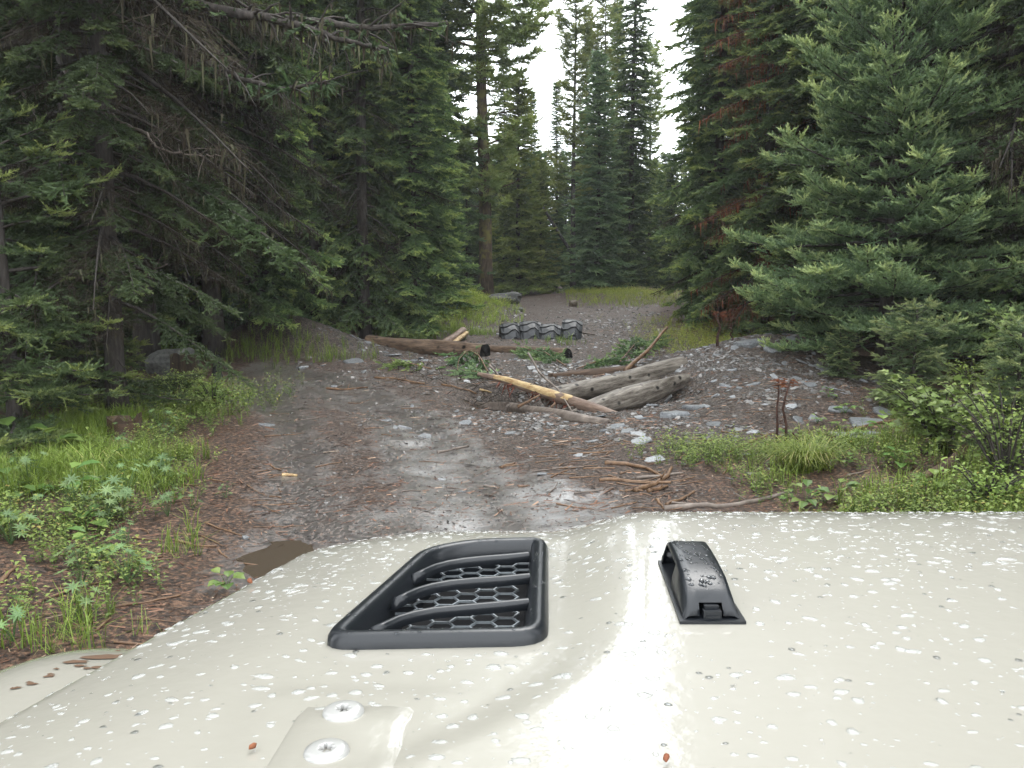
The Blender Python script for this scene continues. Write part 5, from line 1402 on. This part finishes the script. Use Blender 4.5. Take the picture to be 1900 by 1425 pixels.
def cover(n, seed, tm, dens, xr, yr, s0, s1, mat, name, label, pw=1.4):
    x, y, r = pts(n, seed, dens, xr, yr, pw); mb = MB(); scatter(mb, tm, x, y, r.uniform(s0, s1, len(x)), r); o = obj(name, mb.mesh(name, [M[mat]]), kind='stuff'); o['label'] = label
cover(1900, 1, SPR, lambda x, y: lv(x, y) * (.25 + .75 * sstep(4.2, 5.2, y)) * clump(x, y, 1.7, .46, .60) * (1 - .4 * sstep(11, 14, y)), (-7, -1.6), (3.6, 14), .7, 1.3, 'blueb', 'ground_cover', 'low yellow green leaves on the left verge')
cover(2300, 2, BL + AB[:4], lambda x, y: lv(x, y) * (.12 + .88 * sstep(4.5, 5.6, y)) * clump(x, y, 1.1, .40, .6) * (1 - sstep(9.5, 11, y)), (-5, -1.5), (3.6, 11), .7, 1.25, 'grass', 'grass', 'thin grass on the left verge')
cover(1500, 3, SPR, lambda x, y: rv(x, y) * clump(x, y, 1.6, .43, .58) * (1 - sstep(8.8, 10.5, y)), (1.4, 6.5), (5, 11), .7, 1.25, 'blueb', 'ground_cover', 'low yellow green leaves on the right bank')
cover(1000, 4, BL + AB[:5], lambda x, y: rv(x, y) * clump(x, y, 1.5, .45, .6) * (1 - sstep(8.6, 10, y)), (1.4, 6), (5, 10), .7, 1.2, 'grass', 'grass', 'thin grass on the right bank')
cover(1000, 5, SPR, lambda x, y: gauss(x, y, -2.6, 27.4, 1.6, 2.8) * 1.2, (-5, 0), (22, 33), 1.2, 2.0, 'brightleaf', 'ground_cover', 'bright leaves on the far grassy bank', 1)
cover(1500, 6, BL, lambda x, y: gauss(x, y, -2.0, 27.0, 1.7, 3.0) * 1.2, (-5, .4), (22, 33), .8, 1.3, 'brightgrass', 'grass', 'bright grass on the far grassy bank', 1)
cover(1100, 7, SPR, lambda x, y: np.clip(gauss(x, y, 4.6, 33.5, 2.2, 2.6) * 1.3, 0, 1) * sstep(29.5, 31, y), (2.1, 9), (29, 39), .9, 1.5, 'brightleaf', 'ground_cover', 'bright leaves at the far end of the track', 1)
cover(1300, 8, BL, lambda x, y: np.clip(gauss(x, y, 4.6, 33, 2.2, 2.8) * 1.3, 0, 1) * sstep(29, 30.5, y), (1.9, 9), (29, 38), .5, .95, 'brightgrass', 'grass', 'bright grass at the far end of the track', 1)
cover(700, 9, SPR, lambda x, y: np.clip(gauss(x, y, 4.5, 19.5, 1.1, 3.5) * 1.2, 0, 1), (2.6, 7), (15, 26), .9, 1.5, 'brightleaf', 'ground_cover', 'yellow leaves in front of the right hand spruces', 1)
cover(420, 10, BL, lambda x, y: np.clip(gauss(x, y, -4.6, 16.2, 1.5, .7) * 1.3 + gauss(x, y, -2.3, 21.5, .9, 1.2), 0, 1), (-7, -1), (14.5, 24), 1.0, 1.7, 'grass', 'grass', 'grass tufts around the left rubble mound', 1)
cover(260, 11, SPR, lambda x, y: np.clip(gauss(x, y, -4.1, 10.9, .7, 1.0) * 1.3, 0, 1), (-6, -3), (9, 13), 1.0, 1.6, 'blueb', 'ground_cover', 'yellow green leaves below the stump', 1)
cover(160, 12, SPR, lambda x, y: np.clip(gauss(x, y, 1.9, 7.6, .45, .35) * 1.3, 0, 1), (1, 3), (6.5, 9), .8, 1.2, 'blueb', 'ground_cover', 'fresh green leaves at the edge of the slate', 1)
cover(400, 13, SPR, lambda x, y: .5 + 0 * x, (-14, -5), (9, 26), 1.0, 2.0, 'blueb', 'ground_cover', 'leaves on the floor of the left forest', 1)
cover(240, 14, BL, lambda x, y: np.clip(gauss(x, y, -.9, 21.6, .6, .5) + gauss(x, y, 1.2, 19.6, .4, .3), 0, 1), (-3, 2.5), (18, 24), .7, 1.2, 'grass', 'grass', 'grass around the tyres', 1)
# one big tuft
x, y, r = pts(75, 31, lambda x, y: 1 + 0 * x, (-.16, .16), (-.12, .12), 1); g = G(1492, 872); mb = MB(); scatter(mb, AB, x + g[0], y + g[1], r.uniform(1.5, 2.3, len(x)), r)
o = obj('grass_tuft', mb.mesh('grass_tuft', [M['grass']], False, g), None, g); tag(o, 'large arching grass tuft in front of the dead saplings', 'grass tuft')
x, y, r = pts(26, 32, lambda x, y: 1 + 0 * x, (-.14, .14), (-.12, .12), 1); g = G(150, 880); mb = MB(); scatter(mb, AB, x + g[0], y + g[1], r.uniform(1.5, 2.2, len(x)), r)
o = obj('grass_tuft', mb.mesh('grass_tuft', [M['grass']], False, g), None, g); tag(o, 'tall grass tuft in the middle of the left verge', 'grass tuft')

# shrubs
def shrub(label, px, py, hgt, wid, n, mat, seed, lob=False, L0=.07, cat='shrub', name='shrub'):
    g = G(px, py); r = np.random.RandomState(seed); wood = MB(); lv_ = MB()
    for q in range(n):
        a = r.rand() * 6.28; e = np.array([math.cos(a) * wid * r.uniform(.2, 1), math.sin(a) * wid * r.uniform(.2, 1), hgt * r.uniform(.45, 1.05)]); m_ = e * .5 + [0, 0, hgt * .18]
        P = np.array([np.zeros(3), m_ * .6, m_, (m_ + e) / 2 + [0, 0, .02], e]); tube(wood, P, [.010, .008, .006, .004, .002], 5, .4, False)
        for j in range(34):
            u = r.uniform(.12, 1); b = np.array([np.interp(u, np.linspace(0, 1, 5), P[:, k]) for k in range(3)]) + r.randn(3) * wid * .10
            aa = r.rand() * 6.28; d = np.array([math.cos(aa), math.sin(aa), r.uniform(-.4, .3)]); L = L0 * r.uniform(.6, 1.25); t = np.clip(.2 + .5 * u * r.rand() + .25 * b[2] / hgt, 0, 1)
            up = norm(np.array([0, 0, 1.0]) + r.randn(3) * .3)
            if lob: lobed(lv_, b, d, up, L * 1.3, t, r)
            else: leaf(lv_, b, d, up, L, L * .85, OV, .2, .25, t)
    rt = thing(name, label, cat, g); obj('stem', wood.mesh('shrub_stem', [M['bark']], True), rt); obj('foliage', lv_.mesh('shrub_leaves', [M[mat]]), rt); return rt
shrub('maple leaved shrub with pale lobed leaves on the right bank below the fir sapling', 1745, 838, .62, .55, 26, 'maple', 1, True, .06)
shrub('tall bright leaved shrub at the right picture edge beside the trees', 1888, 725, 1.05, .50, 26, 'maple', 2, True, .065)
shrub('bushy dull green shrub at the right edge above the bonnet', 1865, 905, .70, .50, 34, 'blueb', 3, False, .034)
shrub('low yellowish shrub between the bright shrub and the dull green one', 1870, 800, .60, .55, 30, 'blueb', 4, False, .036)
shrub('sparse yellowish shrub behind the maple leaved shrub', 1800, 752, .55, .45, 20, 'blueb', 5, False, .036)
shrub('leafy shrub on the left verge below the stump', 395, 762, .42, .40, 22, 'blueb', 6, False, .036)
shrub('small leafy shrub beside the blackened stump', 330, 745, .40, .42, 20, 'blueb', 7, False, .034)
shrub('low shrub close to the bonnet at the right picture edge', 1830, 945, .30, .40, 22, 'blueb', 8, False, .03)

# dead saplings with rusty tops
def dead_sapling(label, px, py, top, thick, seed, rusty=1.0, twigs=8):
    g = G(px, py); r = np.random.RandomState(seed); dist = np.linalg.norm(g - [0, 0, CAMZ]); h = (py - top) / FPX * dist; rad = thick / FPX * dist / 2
    wood = MB(); P = np.array([[r.uniform(-.02, .02) * k, r.uniform(-.02, .02) * k, h * k / 5 - .02] for k in range(6)]); tube(wood, P, rad * np.linspace(1.2, .6, 6), 6, .4, True)
    for _ in range(twigs):
        z = r.uniform(.25, .95) * h; a = r.rand() * 6.28; L = r.uniform(.04, .14); tube(wood, [[0, 0, z], [math.cos(a) * L, math.sin(a) * L, z + r.uniform(-.03, .05)]], [rad * .4, rad * .15], 4, .4, False)
    rt = thing('dead_sapling', label, 'sapling', g); obj('stem', wood.mesh('dead_stem', [M['barkdead']], True), rt)
    if rusty:
        n = int(26 * rusty); mb = MB(); a = r.rand(n) * 6.28; D = np.stack([np.cos(a), np.sin(a), r.uniform(-.5, .3, n)], -1); O = np.stack([D[:, 0] * .03, D[:, 1] * .03, h * r.uniform(.88, 1.0, n)], -1)
        spray_mesh(mb, O, D, np.tile([0, 0, 1.0], (n, 1)), r.uniform(.04, .085, n) * rusty ** .5, r.uniform(.5, 1, n), TN, r); obj('needles', mb.mesh('rusty_needles', [M['rust']]), rt, kind='stuff')
M['barkdead'] = barkmat('reddish dead stem', (.020, .010, .008), (.10, .05, .035), (20, 20, 8))
dead_sapling('left stem of the twin dead saplings with a rusty needle top', 1444, 832, 710, 4.5, 1, .8)
dead_sapling('right stem of the twin dead saplings, a little taller than its twin', 1457, 838, 708, 5, 2, .9)
dead_sapling('short bare dead stem right of the twin dead saplings', 1487, 836, 800, 5, 3, 0, 3)
dead_sapling('second short bare stem further right at the slate slab', 1533, 840, 806, 5, 4, 0, 3)
dead_sapling('thin dead sapling with a rusty top at the crest of the slate mound', 1332, 643, 582, 5, 5, 1.4)
dead_sapling('thin bare dead stem on the grass behind the slate mound', 1358, 632, 600, 3, 6, 0, 6)
# leaning dead trunk among the far trees
log('dead_tree', 'thin dead trunk leaning against the far trees', [A(1072, 486, 38.5), A(1035, 430, 37.5), A(1008, 385, 36.8)], [.09, .07, .05], M['barkgrey'], seed=51, cat='dead tree')

# fallen green boughs
def bough(label, P, n, wid, sl, mat, seed, droop=.3, dead=False):
    P = np.array(P, float); r = np.random.RandomState(seed); t = np.linspace(0, 1, 12); tt = np.linspace(0, 1, len(P)); C = np.stack([np.interp(t, tt, P[:, k]) for k in range(3)], -1)
    wood = MB(); tube(wood, C, np.linspace(.014, .004, 12), 5, .4, False); o0 = C[0].copy()
    u = r.uniform(.1, 1, n); b = np.stack([np.interp(u, t, C[:, k]) for k in range(3)], -1); T = norm(C[-1] - C[0]); S = norm(np.cross(T, [0, 0, 1.0]))
    sg = r.choice([-1, 1], n); d = norm(T * .6 + S * sg[:, None] * r.uniform(.4, 1, n)[:, None] + np.array([0, 0, -1]) * droop * r.uniform(0, 1.4, n)[:, None] + r.randn(n, 3) * .2)
    f = r.rand(n); O = b + d * (f * wid)[:, None]; mb = MB(); spray_mesh(mb, O, d, norm(np.array([0, 0, 1.0]) + r.randn(n, 3) * .3), sl * r.uniform(.8, 1.3, n), np.clip(.25 + .4 * f + r.uniform(-.1, .15, n), 0, 1), TM, r)
    rt = thing('fallen_bough', label, 'branch', o0)
    wv = wood.mesh('bough_wood', [M['stick']], True, o0); obj('stem', wv, rt); obj('needles', mb.mesh('bough_needles', [M[mat]], False, o0), rt, kind='stuff')
bough('drooping green fir bough hanging over the end of the long brown log', [A(905, 690, 13.6), A(890, 660, 14.6), A(868, 648, 15.0), A(850, 668, 14.6), A(848, 700, 14.0)], 150, .34, .17, 'spruce', 1, .9)
bough('flat green fir bough lying behind the thin end of the peeled trunk', [G(925, 708) + [0, 0, .05], G(880, 700) + [0, 0, .1], G(860, 694) + [0, 0, .05]], 90, .3, .16, 'fir', 2)
bough('green fir bough in front of the shorter brown log', [G(1050, 690) + [0, 0, .1], G(1010, 668) + [0, 0, .16], G(975, 655) + [0, 0, .08]], 150, .34, .18, 'spruce', 3)
bough('green fir bough lying beneath the leaning pole', [G(1150, 682) + [0, 0, .1], G(1180, 655) + [0, 0, .22], G(1220, 640) + [0, 0, .1]], 170, .36, .19, 'spruce', 4)
bough('low green fir bough on the gravel left of the leaning pole', [G(1070, 690) + [0, 0, .05], G(1110, 680) + [0, 0, .1], G(1140, 676) + [0, 0, .05]], 80, .25, .16, 'spruce', 6)
bough('withered fir bough on the debris left of the pit', [G(800, 690) + [0, 0, .05], G(760, 682) + [0, 0, .08], G(720, 684) + [0, 0, .04]], 60, .25, .14, 'pine', 7)
# tangle of thin dark twigs beside the pit
mb = MB(); r = np.random.RandomState(9)
for _ in range(260):
    c = G(*((r.uniform(870, 985), r.uniform(715, 765)) if r.rand() < .6 else (r.uniform(700, 900), r.uniform(672, 735)))); a = r.rand() * 6.28; L = r.uniform(.12, .5); d = np.array([math.cos(a), math.sin(a), r.uniform(-.05, .7)])
    strand_tris(mb, [c], [c + d * L], [.012], np.array([r.rand() * .8]), r)
o = obj('brush', mb.mesh('brush', [M['dead']]), kind='stuff'); o['label'] = 'tangle of thin dead twigs beside the pit'

# ------------------------------------------------------------------ mossy dead limbs of the thick trunked conifer, reaching in at the top left
big = [o for o in COL.objects if o.get('label', '').startswith('thick dark trunked')][0]
Mi = Matrix.LocRotScale(big.location, big.rotation_euler, big.scale).inverted()
def limb(pp, Y0, Y1, th0, th1, mat, lichen, twigs, seed, needles=0):
    r = np.random.RandomState(seed); k = len(pp); W = np.array([at_depth(px, py, Y0 + (Y1 - Y0) * i / (k - 1)) for i, (px, py) in enumerate(pp)])
    n = 6 * k; t = np.linspace(0, 1, n); P = np.stack([np.interp(t, np.linspace(0, 1, k), W[:, q]) for q in range(3)], -1)
    for _ in range(3): P[1:-1] = (P[:-2] + 2 * P[1:-1] + P[2:]) / 4
    P[1:-1] += r.randn(n - 2, 3) * .008
    wood = MB(); rad = np.linspace(th0, th1, n) / FPX * Y0 / 2; tube(wood, P, rad, 7, .4, True, .2, r); li = MB(); A_ = []; B_ = []; W_ = []; T_ = []
    for _ in range(twigs):
        i = r.randint(2, n - 1); d = norm(P[min(i + 1, n - 1)] - P[i - 1] + r.randn(3) * .06 * [1, 1, .9]) ; L = r.uniform(.15, .7); e = P[i] + (d * .7 + norm(r.randn(3)) * .5 + [0, 0, -.12]) * L
        tube(wood, [P[i], (P[i] + e) / 2 + [0, 0, .03], e], [rad[i] * .4 + .002, rad[i] * .3 + .001, .001], 4, .4, False)
        for _q in range(lichen):
            u = r.rand(); b = P[i] * (1 - u) + e * u; A_.append(b); B_.append(b + [r.uniform(-.04, .04), r.uniform(-.04, .04), -r.uniform(.06, .28)]); W_.append(r.uniform(.012, .035)); T_.append(r.uniform(.3, 1))
    for _ in range(lichen * 25):
        i = r.randint(0, n); A_.append(P[i]); B_.append(P[i] + [r.uniform(-.04, .04), r.uniform(-.04, .04), -r.uniform(.05, .26)]); W_.append(r.uniform(.012, .04)); T_.append(r.uniform(.3, 1))
    me = wood.mesh('limb', [M[mat]], True); me.transform(Mi); lo = obj('limb', me, big)
    if A_:
        strand_tris(li, np.array(A_), np.array(B_), np.array(W_), np.array(T_), r); me = li.mesh('lichen', [M['dead']]); me.transform(Mi); obj('lichen', me, lo, kind='stuff')
    if needles:
        i = r.randint(n // 3, n, needles); D = norm(r.randn(needles, 3) * [1, 1, .4] + [0, 0, -.4]); O = P[i] + D * .05; sp = MB(); spray_mesh(sp, O, D, np.tile([0, 0, 1.0], (needles, 1)), r.uniform(.12, .2, needles), r.uniform(.1, .5, needles), TM, r); me = sp.mesh('limb_needles', [M['spruce']]); me.transform(Mi); obj('needles', me, lo, kind='stuff')
limb([(150, -90), (260, -30), (330, 0), (421, 22), (505, 33), (606, 41), (700, 54), (830, 42)], 10.6, 9.6, 24, 7, 'bark', 3, 46, 1, 60)
limb([(440, 24), (510, 36), (570, 52), (640, 76), (720, 92)], 10.0, 9.6, 17, 6, 'bark', 3, 30, 2, 40)
limb([(170, 40), (300, 92), (400, 122), (450, 148), (520, 166), (605, 150)], 10.6, 9.7, 14, 5, 'bark', 3, 40, 3, 60)
limb([(120, 130), (150, 166), (190, 200), (240, 236), (275, 248), (305, 244)], 10.2, 9.4, 8, 3, 'stickgrey', 1, 16, 4)
limb([(270, 246), (290, 272), (320, 284), (370, 288), (412, 290)], 9.4, 9.3, 4, 1.5, 'stickgrey', 1, 8, 5)
limb([(215, 30), (240, 58), (270, 70), (320, 66)], 10.2, 9.6, 6, 2, 'stickgrey', 1, 10, 6)
limb([(30, 160), (60, 195), (78, 240), (84, 290)], 10.0, 9.4, 6, 2, 'stickgrey', 1, 9, 7)
limb([(130, 480), (200, 508), (260, 515), (310, 490)], 10.2, 9.6, 5, 2, 'stickgrey', 0, 10, 8)

# ------------------------------------------------------------------ bits lying on the bonnet
def scale_bit(label, px, py, L, seed):
    d = ray(px, py); Yv = np.arange(.4, 1.5, .0005); xx = d[0] / d[1] * Yv; zz = CAMZ + d[2] / d[1] * Yv; i = int(np.argmax(zz < hoodz(xx, Yv) + .003)); r = np.random.RandomState(seed); mb = MB()
    P = np.array([[0, 0, 0], [L * .3, .0005, L * .10], [L * .7, 0, L * .12], [L, 0, .001]]); tube(mb, P, [L * .05, L * .26, L * .30, L * .06], 7, .8, True, .3, r)
    o = obj('bud_scale', mb.mesh('bud_scale', [M['rust']], True), None, (xx[i], Yv[i], zz[i] + L * .10)); o.rotation_euler = (0, 0, r.uniform(0, 6)); tag(o, label, 'bud scale')
scale_bit('small brown bud scale on the bonnet left of the hinge', 462, 1392, .007, 1)
scale_bit('rust coloured bud scale at the bottom edge of the bonnet', 1236, 1416, .008, 2)
scale_bit('tan bud scale on the left shoulder of the bonnet', 468, 1083, .011, 3)

# ------------------------------------------------------------------ thin haze volume added for the veiling glare
hb = MB(); box(hb, (0, 95, 17.5), (660, 510, 45))
hm, ht, hn_, hl = newmat('glare_haze'); hn_.remove(hn_['Principled BSDF'])
pv = hn_.new('ShaderNodeVolumePrincipled'); pv.inputs['Density'].default_value = .0008; pv.inputs['Color'].default_value = (.93, .96, 1, 1); pv.inputs['Anisotropy'].default_value = .2
hl.new(pv.outputs[0], hn_['Material Output'].inputs['Volume'])
hz_ = obj('haze', hb.mesh('haze', [hm]), kind='stuff'); hz_['label'] = 'thin haze added for the veiling glare over the far trees'
